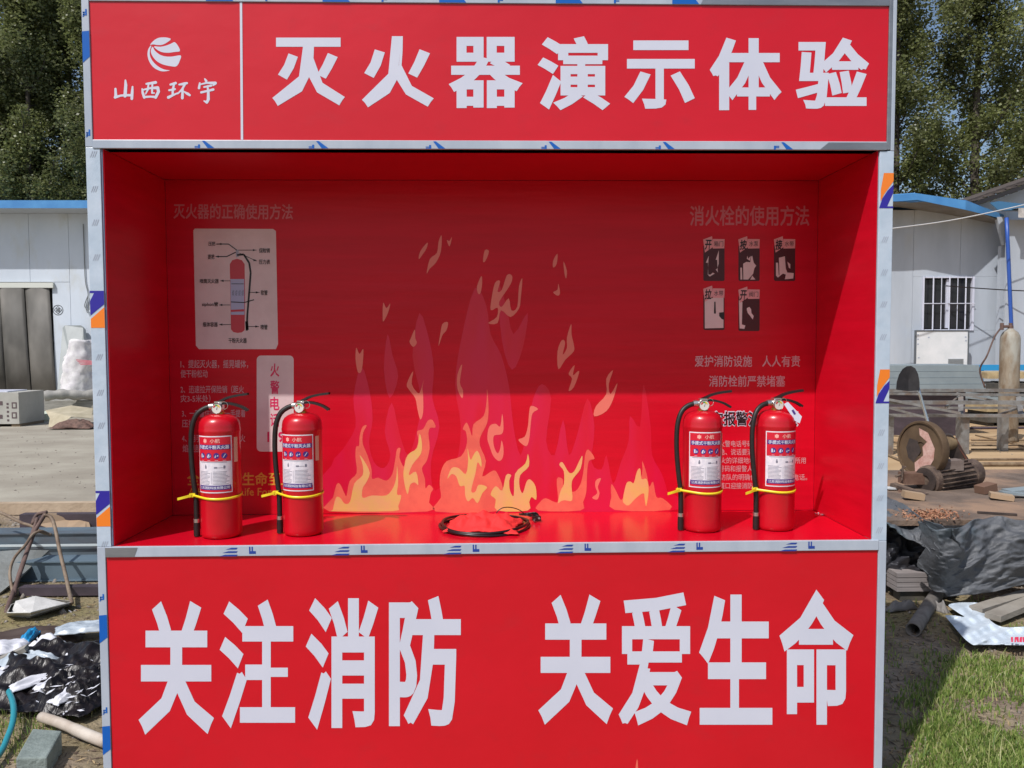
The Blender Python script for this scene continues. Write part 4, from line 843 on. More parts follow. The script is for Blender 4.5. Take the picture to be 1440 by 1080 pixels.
build(Q, 'carton_mark', mat('dark carton print', rgb(92, 76, 78), .7), root, kind='stuff')
Q = MB(); 
for px, py in ((20, 570), (20, 584)): a = A(px, py, yy-.004); Q.box(a.x-.022, a.x+.022, yy-.003, yy-.002, a.z-.035, a.z+.03)
build(Q, 'carton_mark', M_cart, root, kind='stuff')
g = A(98, 556, 19.0)
mb = MB(); y_ = 18.9; P_ = [A(80, 556, y_-.5), A(110, 556, y_-.5), A(118, 480, y_), A(117, 461, y_+.3), A(114, 457.5, y_+.3), A(91, 457.5, y_+.3), A(88, 461, y_+.3)]
mb.add(P_, [tuple(range(7))]); o = build(mb, 'leaning_panel', mat('grey fibre panel', rgb(150, 156, 156), .5, col2=rgb(138, 144, 144), scale=3), label='grey rounded panel leaning on the left shed wall behind the white sack', cat='panel'); s = o.modifiers.new('s', 'SOLIDIFY'); s.thickness = .12
# woven sack
sk_ = G(108, 560, .03); M_sack = mat('white woven sack', rgb(224, 222, 222), .6, col2=rgb(196, 192, 196), scale=7, bump=.5, bscale=9)
def sackmesh(cx, cy, z0, h, w0, w1, dp, seed):
    V = []; n = 28; m_ = 22
    for j in range(m_+1):
        t = j/m_; z = z0+h*t; wv = (w0*(1-t)**.8+w1*(1-(1-t)**.8))*(1 if t < .96 else .9)
        for i in range(n):
            a = 2*math.pi*i/n; q = .05*noise.noise((math.cos(a)*2.2+seed, math.sin(a)*2.2, z*3))+.03*noise.noise((math.cos(a)*7+seed, math.sin(a)*7, z*9))
            V.append((cx+(wv+q*2)*math.cos(a)+.12*t*h, cy+(dp+q)*math.sin(a), z+.05*noise.noise((a, z*3, seed))))
    F_ = [(j*n+i, j*n+(i+1) % n, (j+1)*n+(i+1) % n, (j+1)*n+i) for j in range(m_) for i in range(n)]+[tuple(range(m_*n, m_*n+n))]
    return MB().add(V, F_)
a, b, t_ = A(86, 556, 17.8), A(136, 556, 17.8), A(110, 478, 17.8)
root = empty('woven_sack', ((a.x+b.x)/2, 17.8, .03), 'large white woven sack with a faint red stripe, upright by the left shed wall', 'sack')
build(sackmesh((a.x+b.x)/2-.05, 17.8, .25, t_.z-.25, (b.x-a.x)*.42, (b.x-a.x)*.33, .3, 2), 'bag', M_sack, root, smooth='all')
mb = MB()
for k in range(4): p0 = A(107+2*k, 506+2.2*k, 17.40-.01*k); p1 = A(131, 508+1.4*k, 17.44-.01*k); mb.beam(p0, p1, .01, .022)
build(mb, 'red_print', mat('faded red print', rgb(196, 110, 120), .7), root)
# boards, roll and cardboard on the yard
M_foam = mat('pale green board', rgb(206, 214, 196), .7, col2=rgb(188, 196, 178), scale=3); M_kraft = mat('brown cardboard', rgb(170, 146, 120), .8, col2=rgb(160, 134, 106), scale=4)
def slab(name, pxa, pya, pxb, h, dp, m, lb, cat_='board', z=.032, rz=0):
    p0, p1 = G(pxa, pya, z), G(pxb, pya, z); c_ = (p0+p1)/2+Vector((0, dp/2, h/2)); ax = Vector(((p1.x-p0.x)/2, 0, 0)); mb = MB().obox((0, 0, 0), ax, (0, dp/2, 0), (0, 0, h/2)); mb.map(lambda v: Matrix.Rotation(R(rz), 3, 'Z') @ v+c_)
    o = build(mb, name, m, label=lb, cat=cat_); b_ = o.modifiers.new('b', 'BEVEL'); b_.width = min(.01, h*.2); return o
slab('foam_board', 36, 592, 68, .14, .9, M_foam, 'thick pale green foam board lying beside the printed carton')
slab('foam_board', 34, 573, 60, .12, .7, M_foam, 'short pale foam board farther back behind the printed carton')
slab('foam_board', 60, 572, 130, .10, .8, mat('grey green board', rgb(170, 172, 158), .8, col2=rgb(150, 150, 134), scale=3), 'long grey-green board lying under the rolled grey film')
a, b = A(62, 557, 14.0), A(150, 553, 14.6); root = None
mb = MB(); pts = catmull([a, a.lerp(b, .3)+Vector((0, 0, .02)), a.lerp(b, .6)+Vector((0, 0, -.02)), b], 5); mb.tube(pts, [.10+.015*math.sin(i*1.7) for i in range(len(pts))], 14)
for v_ in (): pass
o = build(mb, 'rolled_film', mat('grey rolled film', rgb(164, 160, 154), .6, col2=rgb(140, 138, 132), scale=5, bump=.3, bscale=12), smooth=True, label='dusty grey roll of film lying on boards in front of the white sack', cat='roll')
slab('support_board', 62, 583, 138, .30, 1.0, mat('stacked board', rgb(150, 148, 140), .8, col2=rgb(120, 118, 112), scale=5, stretch=(1, 1, 8)), 'stack of grey boards carrying the rolled film', 'board')
def folded(name, pts, m, lb, cat_, th=.006):
    mb = MB().add([Vector(p) for p in pts[0]], pts[1]); o = build(mb, name, m, label=lb, cat=cat_); s = o.modifiers.new('s', 'SOLIDIFY'); s.thickness = th; return o
cy_ = G(100, 600, .03).y
folded('cardboard_sheet', ([A(64, 577, cy_+.3), A(70, 588, cy_), A(100, 586, cy_-.2), A(128, 588, cy_), A(131, 574, cy_+.6), A(100, 570, cy_+.7), A(68, 600, cy_-.1), A(80, 602, cy_-.2), A(131, 600, cy_-.2)],
        [(0, 1, 2, 5), (2, 3, 4, 5), (1, 6, 7, 2)]), mat('faded cardboard', rgb(184, 174, 150), .8, col2=rgb(160, 150, 126), scale=4), 'faded flattened cardboard box with raised flaps on the yard near the left post', 'cardboard')
sheet('brown_rag', mat('brown rag', rgb(120, 92, 80), .8, col2=rgb(70, 52, 46), scale=14), G(104, 603, .03).x, G(104, 603, .03).y, .75, .35, .06, 21, base=.04, dome=.05, nx=24, ny=16, freqs=(3, 6, 10), label='crumpled brown rag lying under the faded cardboard', cat='rag')

# long steel sections lying in rows
M_sb = mat('blue grey steel', rgb(112, 130, 142), .5, metal=.35, col2=rgb(92, 108, 120), scale=4, stretch=(.4, 1, 1), col3=rgb(104, 88, 84), scale3=2, contrast3=(.55, .75))
M_sd = mat('dark primed steel', rgb(84, 72, 80), .6, col2=rgb(58, 50, 56), scale=6, stretch=(.4, 1, 1))
gs = 'steel sections lying left of the booth'
def section(Y, y0, y1, px0, m, lb, dp=.09, xend=-1.32, lip=True, y2=None):
    z1, z0 = A(80, y0, Y).z, max(.002, A(80, y1, Y).z); x0_ = A(px0, y0, Y).x; r_ = empty('steel_beam', ((x0_+xend)/2, Y, 0), lb, 'steel beam', gs)
    build(MB().box(x0_, xend, Y, Y+dp, z0, z1), 'web', m, r_)
    if lip: build(MB().box(x0_, xend, Y-.012, Y+dp+.01, z1+.0005, z1+.008), 'flange', m, r_); build(MB().box(x0_, xend, Y-.02, Y+dp+.01, z0-.0, z0+.008 if 0 else z0+.006).map(lambda v: v-Vector((0, 0, .0065))), 'flange', m, r_)
    return z0
section(2.99, 751, 786, -240, M_sb, 'long blue-grey steel beam farthest back, with a pale edge line', .16)
section(2.52, 791, 815, 22, M_sb, 'middle blue-grey steel beam lying under the loop of bent rods', .14)
section(2.2, 826, 838, 26, M_sd, 'low dark reddish steel bar nearest the white tray', .06, lip=False)
build(MB().box(A(-240, 770, 2.96).x, -1.32, 2.962, 2.968, A(80, 768.5, 2.96).z, A(80, 765.5, 2.96).z), 'pale_strip', mat('pale strip', rgb(196, 206, 208), .5), label='thin pale metal strip running along the face of the farthest steel beam', cat='metal strip')
mb = MB(); zt = A(80, 706, 4.56).z
build(MB().box(A(25, 725, 3.9).x, -1.36, 3.92, 4.0, .004, A(80, 724, 3.9).z), 'gap_shade_bar', M_sd, label='dark bar standing for the shaded gap behind the scrap of cardboard, at the yard edge', cat='dark bar')  # dark bar added to give the shade of the gap by the kerb
build(MB().box(-30, .9, 4.52, 4.60, .0, .10), 'kerb', mat('tan kerb', rgb(186, 166, 142), .9, col2=rgb(160, 140, 118), scale=3, bump=.3, bscale=30), kind='structure')
yk = 3.75
folded('cardboard_scrap', ([A(66, 722, yk+.1), A(82, 722, yk+.25), A(98, 731, yk+.2), A(122, 724, yk+.3), A(127, 742, yk+.1), A(118, 750, yk-.05), A(90, 751, yk-.1), A(55, 738, yk)], [(0, 1, 2, 7), (2, 6, 7), (2, 3, 4, 5, 6)]),
       M_kraft, 'torn tan cardboard scrap standing behind the steel beams', 'cardboard')
folded('steel_plate', ([A(-60, 782, 2.5), A(30, 775, 2.62), A(69, 776, 2.7), A(30, 812, 2.42), A(-5, 840, 2.2), A(-60, 880, 2.0)], [(0, 1, 2, 3, 4, 5)]), mat('grey steel plate', rgb(138, 142, 140), .55, metal=.2, col2=rgb(120, 122, 118), scale=6, bump=.2, bscale=40), 'flat grey steel plate resting aslant at the left edge below the beams', 'steel plate', .012)
# tray
ty = G(43, 870, 0).y; M_lgr = mat('light grey sheet', rgb(206, 204, 200), .5, col2=rgb(186, 184, 180), scale=12, bump=.2, bscale=20)
root = empty('metal_tray', G(43, 870, 0), 'shallow grey folded metal tray with pale inside, lying on the dirt under the rod loop', 'tray')
zt = .075
a, b, c_, d_ = G(8, 870, 0), G(43, 874, 0), G(104, 850, .0), G(68, 843, .0)
fl = [G(10, 862, zt), G(43, 862, zt), G(104, 846, zt*.7), G(45, 838, zt*1.1), G(15, 850, zt)]
mb = MB(); mb.add([Vector((v.x, v.y, .01)) for v in (G(10, 870), G(43, 873), G(102, 852), G(50, 846), G(16, 858))]+fl, [(0, 1, 2, 3, 4), (0, 1, 6, 5), (1, 2, 7, 6), (2, 3, 8, 7), (3, 4, 9, 8), (4, 0, 5, 9)])
build(MB().add([G(16, 861, .05), G(44, 866, .05), G(98, 849, .05), G(50, 838, .10), G(22, 845, .09)], [(0, 1, 2, 3, 4)]), 'inner_sheet', M_lgr, root)
o = build(mb, 'pan', mat('pale sheet metal', rgb(196, 194, 190), .5, col2=rgb(176, 174, 166), scale=6), root); s = o.modifiers.new('s', 'SOLIDIFY'); s.thickness = .004
# bent rods and straps making a loop
M_rod = mat('rusty bent rod', rgb(140, 124, 106), .7, metal=.2, col2=rgb(104, 86, 72), scale=14)
M_rod2 = mat('brown bent strap', rgb(112, 88, 80), .7, col2=rgb(80, 62, 56), scale=10)
ra = 'bent steel rods leaning in a loop'
Yr = 2.35
def rod(pts, r, m, lb):
    build(MB().tube(catmull([A(*p) for p in pts], 8), r, 8), 'bent_rod', m, smooth='all', label=lb, cat='metal rod', group=ra)
rod([(64, 722, Yr+.35), (50, 745, Yr+.25), (40, 770, Yr+.15), (28, 805, Yr), (22, 825, Yr-.1), (14, 845, Yr-.3), (9, 862, Yr-.45)], .013, M_rod2, 'thick brown rod forming the left leg of the loop, ending beside the tray')
rod([(62, 724, Yr+.3), (72, 728, Yr+.3), (78, 745, Yr+.22), (84, 775, Yr+.1), (92, 808, Yr-.05), (98, 835, Yr-.25), (101, 848, Yr-.4)], .011, M_rod, 'smooth grey-brown rod forming the right leg of the loop, ending in the tray corner')
rod([(-12, 716, Yr+.6), (10, 725, Yr+.5), (30, 735, Yr+.4), (45, 740, Yr+.35), (58, 748, Yr+.3), (72, 752, Yr+.3)], .010, M_rod, 'thin rod entering from the left edge towards the top of the loop')
rod([(70, 752, Yr+.3), (58, 747, Yr+.25), (46, 752, Yr+.2), (36, 766, Yr+.1), (20, 785, Yr+.05), (14, 805, Yr), (17, 828, Yr-.1), (21, 842, Yr-.2)], .009, M_rod, 'pale thin curved rod bowing out left inside the loop')
rod([(66, 720, Yr+.35), (52, 724, Yr+.35), (46, 736, Yr+.3), (52, 730, Yr+.3), (42, 760, Yr+.2), (34, 790, Yr+.05), (24, 818, Yr-.1), (20, 838, Yr-.2)], .011, M_rod2, 'kinked brown strap doubled along the left leg of the loop')

# trash pile
M_bfilm = mat('black plastic film', rgb(20, 17, 20), .3, col2=rgb(34, 28, 28), scale=14, spec=.3, bump=.6, bscale=9, stretch=(3.4, .5, 1))
M_silv = mat('silver white sack', rgb(188, 198, 206), .35, col2=rgb(150, 160, 170), scale=9)
M_wbag = mat('white plastic bag', rgb(222, 222, 228), .45, col2=rgb(200, 200, 208), scale=8)
gp = lambda px, py: G(px, py, 0)
sheet('black_film_heap', M_bfilm, gp(92, 955).x, gp(92, 955).y, .80, .62, .055, 31, rot=8, base=.008, dome=.035, nx=120, ny=100, freqs=(3.3, 8, 15), smooth=True, label='heap of glossy crumpled black plastic film on the dirt beside the booth', cat='plastic film')
sheet('black_film_sheet', M_bfilm, gp(115, 985).x, gp(115, 985).y, .36, .30, .05, 33, rot=75, base=.02, dome=.03, nx=90, ny=60, freqs=(2.5, 9, 15), smooth=True, label='crinkled black film sheet trailing down to the pale pole', cat='plastic film')
sheet('dark_sheet', mat('dark brown sheet', rgb(66, 52, 46), .7), gp(35, 905).x, gp(35, 905).y, .50, .20, .03, 35, rot=18, base=.01, dome=.02, nx=24, ny=14, freqs=(1.5, 3), label='dark brown flat scrap at the back of the trash heap', cat='scrap sheet')
sheet('silver_bag', M_silv, gp(42, 957).x, gp(42, 957).y, .34, .17, .022, 37, rot=-10, base=.055, dome=.035, nx=64, ny=44, freqs=(2.5, 6, 13), smooth=True, label='shiny silver-white flattened bag in the middle of the trash heap', cat='bag')
root = empty('red_print_bag', gp(62, 930), 'white bag with a patch of red print in the trash heap behind the silver bag', 'bag')
o = sheet('bag', M_wbag, gp(60, 936).x, gp(60, 936).y+.04, .17, .16, .022, 39, rot=-20, base=.05, dome=.045, nx=30, ny=24, freqs=(2, 5, 9), parent=root)
ps = [A(61, 912, gp(62, 930).y-.03), A(70, 909, gp(62, 930).y-.03), A(74, 920, gp(62, 930).y-.04), A(71, 932, gp(62, 930).y-.05), A(63, 930, gp(62, 930).y-.05)]
mb = MB(); rs = random.Random(8)
for k in range(9): y0_ = 911+k*2.3; mb.beam(A(61+rs.uniform(0, 3), y0_+3, gp(62, 930).y-.05), A(72+rs.uniform(-2, 2), y0_-1, gp(62, 930).y-.05), .004, .008)
build(mb, 'red_print', mat('red bag print', rgb(206, 40, 60), .6), root)
for k, (px, py, sx, sy, rot, lb) in enumerate(((118, 902, .20, .11, 15, 'pale crumpled bag at the back right of the trash heap against the booth post'), (91, 975, .07, .20, -14, 'white leaf-shaped plastic scrap upright in the middle of the black film'),
        (112, 950, .15, .06, -22, 'small white plastic strip right of the upright scrap'), (28, 968, .18, .14, 35, 'grey-white crumpled bag low at the left front of the trash heap'), (54, 980, .05, .17, -38, 'narrow white strip in front of the silver bag'),
        (100, 1001, .05, .12, -28, 'tiny white folded scrap just above the pale pole'), (4, 972, .13, .10, 0, 'white and navy scrap at the left picture edge behind the teal hose'), (4, 932, .15, .14, 20, 'lavender-white bag end at the left picture edge'))):
    sheet('plastic_scrap', M_wbag if k not in (0, 3) else M_silv, gp(px, py).x, gp(px, py).y, sx*1.3, sy*1.3, .016, 50+k, rot=rot, base=.062, dome=.012, nx=30, ny=30, freqs=(2, 5), smooth=True, falloff=.12, label=lb, cat='plastic scrap')
for px, py, h, lb in ((88, 972, .20, 0), ): pass
sheet('blue_rag', mat('blue plastic rag', rgb(30, 130, 180), .4), gp(43, 915).x, gp(43, 915).y, .05, .16, .02, 61, rot=10, base=.06, dome=.012, falloff=.12, nx=16, ny=20, freqs=(2, 5), label='bright blue plastic rag poking out of the trash heap', cat='rag')
build(MB().beam(G(-15, 935, .07), G(38, 911, .13), .05, .02), 'grey_plank', mat('grey weathered wood', rgb(150, 146, 138), .8, col2=rgb(120, 116, 108), scale=8, stretch=(.3, 1, 1)), label='short grey plank sticking out left of the blue rag', cat='plank')
pts = catmull([G(-14, 945, .02), G(0, 955, .05), G(12, 972, .06), G(19, 992, .06), G(18, 1015, .05), G(10, 1038, .03), G(2, 1056, .02), G(-16, 1080, .02)], 8)
build(MB().tube(pts, .011, 10), 'teal_hose', mat('teal hose', rgb(44, 134, 148), .4), smooth='all', label='teal garden hose curving along the left picture edge', cat='hose')
a, b = G(58, 1008, .03), G(150, 1044, .03)
build(MB().tube(catmull([a, a.lerp(b, .33)+Vector((0, .004, .002)), a.lerp(b, .7), b], 5), [.019]*8+[.021]*8, 14), 'pale_pole', mat('pale weathered pole', rgb(196, 186, 174), .7, col2=rgb(168, 154, 140), scale=9, stretch=(1, 1, 1), col3=rgb(150, 110, 84), scale3=5, contrast3=(.6, .75)), smooth='all', label='pale weathered round pole lying from the grass to the booth post', cat='pole')
zb = .075; tp_ = [G(22, 1066, zb), G(66, 1065, zb), G(87, 1027, zb), G(46, 1024, zb)]
mb = MB().add([Vector((v.x, v.y, -.02)) for v in tp_]+[Vector(v) for v in tp_], [(3, 2, 1, 0), (4, 5, 6, 7), (0, 1, 5, 4), (1, 2, 6, 5), (2, 3, 7, 6), (3, 0, 4, 7)])
o = build(mb, 'concrete_block', mat('grey green concrete', rgb(132, 142, 138), .85, col2=rgb(112, 122, 118), scale=12, bump=.4, bscale=60), label='grey-green rectangular concrete block on the ground at bottom left', cat='block'); b_ = o.modifiers.new('b', 'BEVEL'); b_.width = .006; b_.segments = 2

# ------------------------------------------------------------------ right yard
M_board = mat('white painted board', rgb(222, 224, 226), .4, col2=rgb(208, 212, 214), scale=3)
yb = RY-.35; a, b = A(1286, 517, yb), A(1363, 464, yb)
root = empty('white_board', ((a.x+b.x)/2, yb, .03), 'white board in a grey frame with a small vent, standing under the barred window', 'board')
build(MB().box(a.x+.03, b.x-.03, yb, yb+.03, .5, b.z-.03), 'face', M_board, root)
mb = MB().box(a.x, a.x+.03, yb-.01, yb+.04, .03, b.z).box(b.x-.03, b.x, yb-.01, yb+.04, .03, b.z).box(a.x+.03, b.x-.03, yb-.01, yb+.04, b.z-.03, b.z); build(mb, 'frame', mat('grey frame', rgb(92, 98, 104), .5), root)
v0, v1 = A(1333.5, 513.5, yb-.01), A(1355, 504, yb-.01); mb = MB()
for k in range(5): z = v0.z+(v1.z-v0.z)*k/5; mb.box(v0.x, v1.x, yb-.012, yb-.001, z, z+(v1.z-v0.z)*.13)
build(mb, 'vent', mat('grey vent', rgb(130, 134, 136), .5), root)
mb = MB()
for px, py in ((1291, 471), (1291, 477), (1306, 474.5), (1358, 474), (1358.5, 479), (1292, 503), (1291, 484)): p_ = A(px, py, yb-.003); mb.box(p_.x-.02, p_.x+.02, yb-.004, yb-.001, p_.z-.015, p_.z+.015)
build(mb, 'bolt', M_greyp, root)
# stack of sheets
ys = 9.6; a, b = A(1240, 514, ys), A(1386, 549, ys); root = empty('sheet_stack', ((a.x+b.x)/2, ys, 0), 'long pale grey bundle of metal sheets lying on the steel rack under the white board', 'metal sheets')
M_gal = mat('pale grey metal', rgb(150, 162, 166), .5, metal=.2, col2=rgb(138, 150, 156), scale=3)
nz = 4; hz = (a.z-b.z)/nz
for k in range(nz): o = build(MB().box(a.x-.8-.04*(k % 2), b.x-.03*k, ys+.01*k, ys+.9, b.z+hz*k+.004, b.z+hz*(k+1)), 'sheet_bundle', M_gal, root)
build(MB().box(a.x-.7, b.x-.25, ys+.1, ys+.2, .03, b.z).box(a.x-.7, b.x-.25, ys+.7, ys+.8, .03, b.z), 'support', M_sd, root)
build(MB().box(A(1372, 516, 14.6).x, A(1560, 516, 14.6).x, 14.6, 14.75, A(1400, 521, 14.6).z, A(1400, 513, 14.6).z).box(A(1372, 516, 14.6).x+.1, A(1372, 516, 14.6).x+.2, 14.62, 14.7, .03, A(1400, 521, 14.6).z).box(A(1540, 516, 14.6).x, A(1540, 516, 14.6).x+.1, 14.62, 14.7, .03, A(1400, 521, 14.6).z), 'blue_rail', mat('bright blue paint', rgb(40, 140, 196), .4), label='bright blue horizontal rail in front of the wall behind the gas cylinder', cat='rail')
def pile(name, px0, px1, py0, py1, Y, m, lb, nlay=4):
    a, b = A(px0, py0, Y), A(px1, py1, Y); root = empty(name, ((a.x+b.x)/2, Y, .03), lb, 'pallet'); h = (a.z-.03)/nlay; r_ = random.Random(nlay+int(px0))
    for k in range(nlay): mb = MB().box(a.x+r_.uniform(0, .15), b.x-r_.uniform(0, .1), Y+r_.uniform(0, .1), Y+.8, .03+h*k+h*.35, .03+h*(k+1)*.985); build(mb, 'board', m[k % len(m)], root)
    for xx in (.1, .5, .85): build(MB().box(a.x+(b.x-a.x)*xx, a.x+(b.x-a.x)*xx+.1, Y+.1, Y+.7, .03, a.z-h), 'block', m[0], root)
M_pal = mat('yellowish timber', rgb(188, 168, 128), .8, col2=rgb(150, 130, 96), scale=5); M_dk = mat('dark scrap', rgb(60, 60, 58), .8, col2=rgb(90, 84, 74), scale=6)
pile('timber_stack', 1388, 1470, 523, 548, 11.0, [M_dk, M_pal, M_gal], 'stack of dark and yellowish boards behind the gas cylinder', 5)
pile('scrap_stack', 1262, 1345, 551, 590, 10.6, [M_dk, M_gal, M_dk], 'low stack of dark metal scrap under the sheet bundle', 4)
# gas cylinder
yc = 8.9; cx_ = A(1420, 500, yc).x; root = empty('gas_cylinder', (cx_, yc, .03), 'tall rusty grey gas cylinder with dark valve standing in front of the blue downpipe', 'gas cylinder')
z1_ = A(1420, 464, yc).z; rc = .5*(A(1432.5, 500, yc).x-A(1407.5, 500, yc).x)
M_gas = mat('rusty cylinder paint', rgb(148, 136, 118), .75, col2=rgb(112, 92, 70), scale=7, stretch=(1, 1, .4), col3=rgb(160, 158, 148), scale3=4)
build(MB().lathe([(0, .03), (rc*.95, .03), (rc, .07), (rc, z1_-.13), (rc*.93, z1_-.08), (rc*.72, z1_-.03), (rc*.42, z1_), (rc*.3, z1_+.02)], 28, c=(cx_, yc, 0)), 'shell', M_gas, root, smooth='all')
build(MB().lathe([(.035, z1_+.015), (.035, z1_+.06), (.025, z1_+.065), (.025, z1_+.10), (0, z1_+.10)], 14, c=(cx_, yc, 0)).tube([(cx_, yc, z1_+.05), (cx_-.14, yc-.02, z1_+.05)], .02, 8).tube([(cx_-.14, yc-.02, z1_+.0), (cx_-.14, yc-.02, z1_+.10)], .025, 8), 'valve', M_rod2, root, smooth=True)
build(MB().tube(catmull([(cx_-.16, yc-.02, z1_+.02), A(1398, 475, yc), A(1388, 500, yc-.1), A(1378, 520, yc), A(1385, 545, yc)], 6), .012, 6), 'thin_hose', M_rod2, root, smooth='all')
# welded steel frame rack
M_gs = mat('grey steel tube', rgb(148, 148, 146), .5, metal=.3, col2=rgb(118, 114, 110), scale=9, col3=rgb(126, 108, 94), scale3=5, contrast3=(.5, .7))
root = empty('steel_rack', (7, 8, .03), 'low welded rack of grey steel tubes spanning the right yard behind the cutting machine', 'steel rack')
def rail(px0, py0, px1, py1, Y0, Y1, r=.02, name='rail'): build(MB().beam(A(px0, py0, Y0), A(px1, py1, Y1), r*2, r*2), name, M_gs, root)
rail(1180, 549, 1620, 549, 8.4, 8.4, .022); rail(1180, 553, 1620, 557, 8.0, 8.0, .016); rail(1180, 566, 1620, 566, 7.6, 7.6, .024); rail(1180, 574, 1620, 573, 8.4, 8.4, .016); rail(1180, 584, 1620, 585, 7.6, 7.6, .020)
rail(1240, 560, 1350, 581, 7.55, 7.5, .016, 'brace'); rail(1245, 572, 1305, 588, 7.5, 7.5, .014, 'brace'); rail(1345, 553, 1440, 572, 8.3, 7.8, .014, 'brace'); rail(1330, 573, 1352, 555, 7.6, 8.2, .013, 'brace'); rail(1400, 585, 1470, 560, 7.6, 8.2, .013, 'brace')
lx0, lx1 = A(1353.5, 600, 7.6).x, A(1365.5, 600, 7.6).x; build(MB().box(lx0, lx1, 7.63, 7.75, .031, A(1360, 586.5, 7.6).z), 'leg', M_gs, root)
lx0, lx1 = A(1430, 600, 7.6).x, A(1440, 600, 7.6).x; build(MB().box(lx0, lx1, 7.9, 8.0, .031, A(1360, 586.5, 7.6).z), 'leg', M_gs, root)
lx0 = A(1250, 600, 7.6).x; build(MB().box(lx0, lx0+.08, 7.63, 7.72, .031, A(1360, 586.5, 7.6).z), 'leg', M_gs, root)
rail(1351, 560, 1351, 586, 8.0, 7.65, .03, 'cross_tube'); rail(1432, 560, 1436, 586, 8.0, 7.65, .03, 'cross_tube')
# rods lying on the yard
M_rst = mat('rusty rod', rgb(134, 116, 92), .8, col2=rgb(104, 84, 64), scale=12)
for k, (x0_, y0_, x1_, y1_, r_, lb) in enumerate(((1250, 603, 1620, 600, .02, 'long thin rod lying farthest back on the stained concrete'), (1366, 619, 1620, 619, .013, 'long rod second from the back on the stained concrete, right of the rack leg'),
        (1366, 632, 1620, 631, .013, 'long straight rod in the middle of the stained concrete'), (1372, 612, 1470, 634, .011, 'thin rod lying aslant across the straight rods'), (1366, 646, 1620, 645, .015, 'straight rod just behind the square timber on the stained concrete'),
        (1366, 653, 1620, 652, .026, 'thickest square bar nearest the cutting machine on the stained concrete'), (1244, 620, 1300, 628, .012, 'rod lying left of the grinding disc, topmost of the bundle by the post'), (1244, 629, 1300, 640, .012, 'rod lying left of the grinding disc, middle of the bundle by the post'),
        (1244, 638, 1300, 662, .016, 'rod lying left of the grinding disc, lowest of the bundle by the post'), (1366, 600, 1620, 601, .012, 'thin rod just in front of the rack leg foot on the stained concrete'), (1300, 611, 1352, 611, .012, 'short rod between the grinding disc and the rack leg'), (1244, 612, 1300, 615, .012, 'rod lying left of the grinding disc, just above the bundle by the post'), (1366, 626, 1620, 625, .009, 'thinnest straight rod on the stained concrete'), (1372, 665, 1432, 706, .010, 'thin brown rod slanting down right from the motor'))):
    a, b = G(x0_, y0_, .031+r_), G(x1_, y1_, .031+r_)
    build(MB().tube([a, b], r_, 8), 'steel_rod', M_rst if k else M_sd, label=lb, cat='metal rod', group='rods lying on the right yard')
build(MB().obox(G(1338, 597, .09), (.14, 0, 0), (0, .06, 0), (0, 0, .05)), 'stone_lump', M_dk, label='dark lump lying on the yard behind the grinding disc', cat='stone')

# platform with cutting machine
pz = .46; py0_, py1_ = 1.98, 3.75; px0_ = 2.0
M_plat = mat('dusty plate', rgb(120, 104, 92), .85, col2=rgb(92, 78, 68), scale=5, detail=8, bump=.4, bscale=40, col3=rgb(150, 122, 100), scale3=2)
root = empty('work_platform', (3.4, 3.1, 0), 'low dusty work platform under the cutting machine, partly covered by grey tarpaulin', 'platform')
build(MB().box(px0_, 6.0, py0_, py1_, pz-.03, pz), 'top', M_plat, root)
for x_ in (2.1, 3.9, 5.8):
    for y_ in (2.1, 3.6): build(MB().box(x_, x_+.08, y_, y_+.08, 0, pz-.03), 'leg', M_sd, root)
# saw
M_iron = mat('dusty brown iron', rgb(84, 68, 60), .8, col2=rgb(56, 44, 38), scale=14, bump=.3, bscale=60, col3=rgb(118, 100, 86), scale3=6)
M_oil = mat('oily dark iron', rgb(50, 42, 40), .6, col2=rgb(74, 62, 56), scale=12)
Ym = 2.98
root = empty('cutting_machine', A(1330, 705, Ym), 'old belt-driven metal cutting machine with big peeling disc guard and brown electric motor', 'cutting machine')
ax = (A(1372, 664, Ym+.10)-A(1300, 676, Ym-.06)); L = ax.length; ax.normalize(); c0 = A(1302, 675, Ym-.06); rm = .098
mt = build(MB().lathe([(0, 0), (rm*.8, 0), (rm*.98, .012), (rm, .05), (rm*.94, .055), (rm*.94, L*.78), (rm, L*.79), (rm*.95, L*.93), (rm*.6, L), (0, L)], 26, c=c0, ax=ax), 'motor', M_iron, root, smooth=True)
u = ax.orthogonal().normalized(); v = ax.cross(u)
for k in range(22):
    a = 2*math.pi*k/22; d_ = u*math.cos(a)+v*math.sin(a); s_ = ax.cross(d_); build(MB().obox(c0+ax*(L*.42)+d_*(rm*.99), ax*(L*.32), s_*.0025, d_*.010), 'cooling_fin', M_iron, mt)
build(MB().lathe([(rm*.35, -.004), (rm*.86, -.004), (rm*.86, .004), (rm*.35, .004)], 24, c=c0-ax*.005, ax=ax), 'fan_cover', M_oil, mt)
tb = A(1341, 655, Ym-.07); build(MB().obox(tb+Vector((0, .04, 0)), (.065, 0, .004), (0, .05, 0), (0, 0, .035)), 'terminal_box', mat('box grey', rgb(128, 114, 106), .8, col2=rgb(100, 86, 80), scale=12), mt)
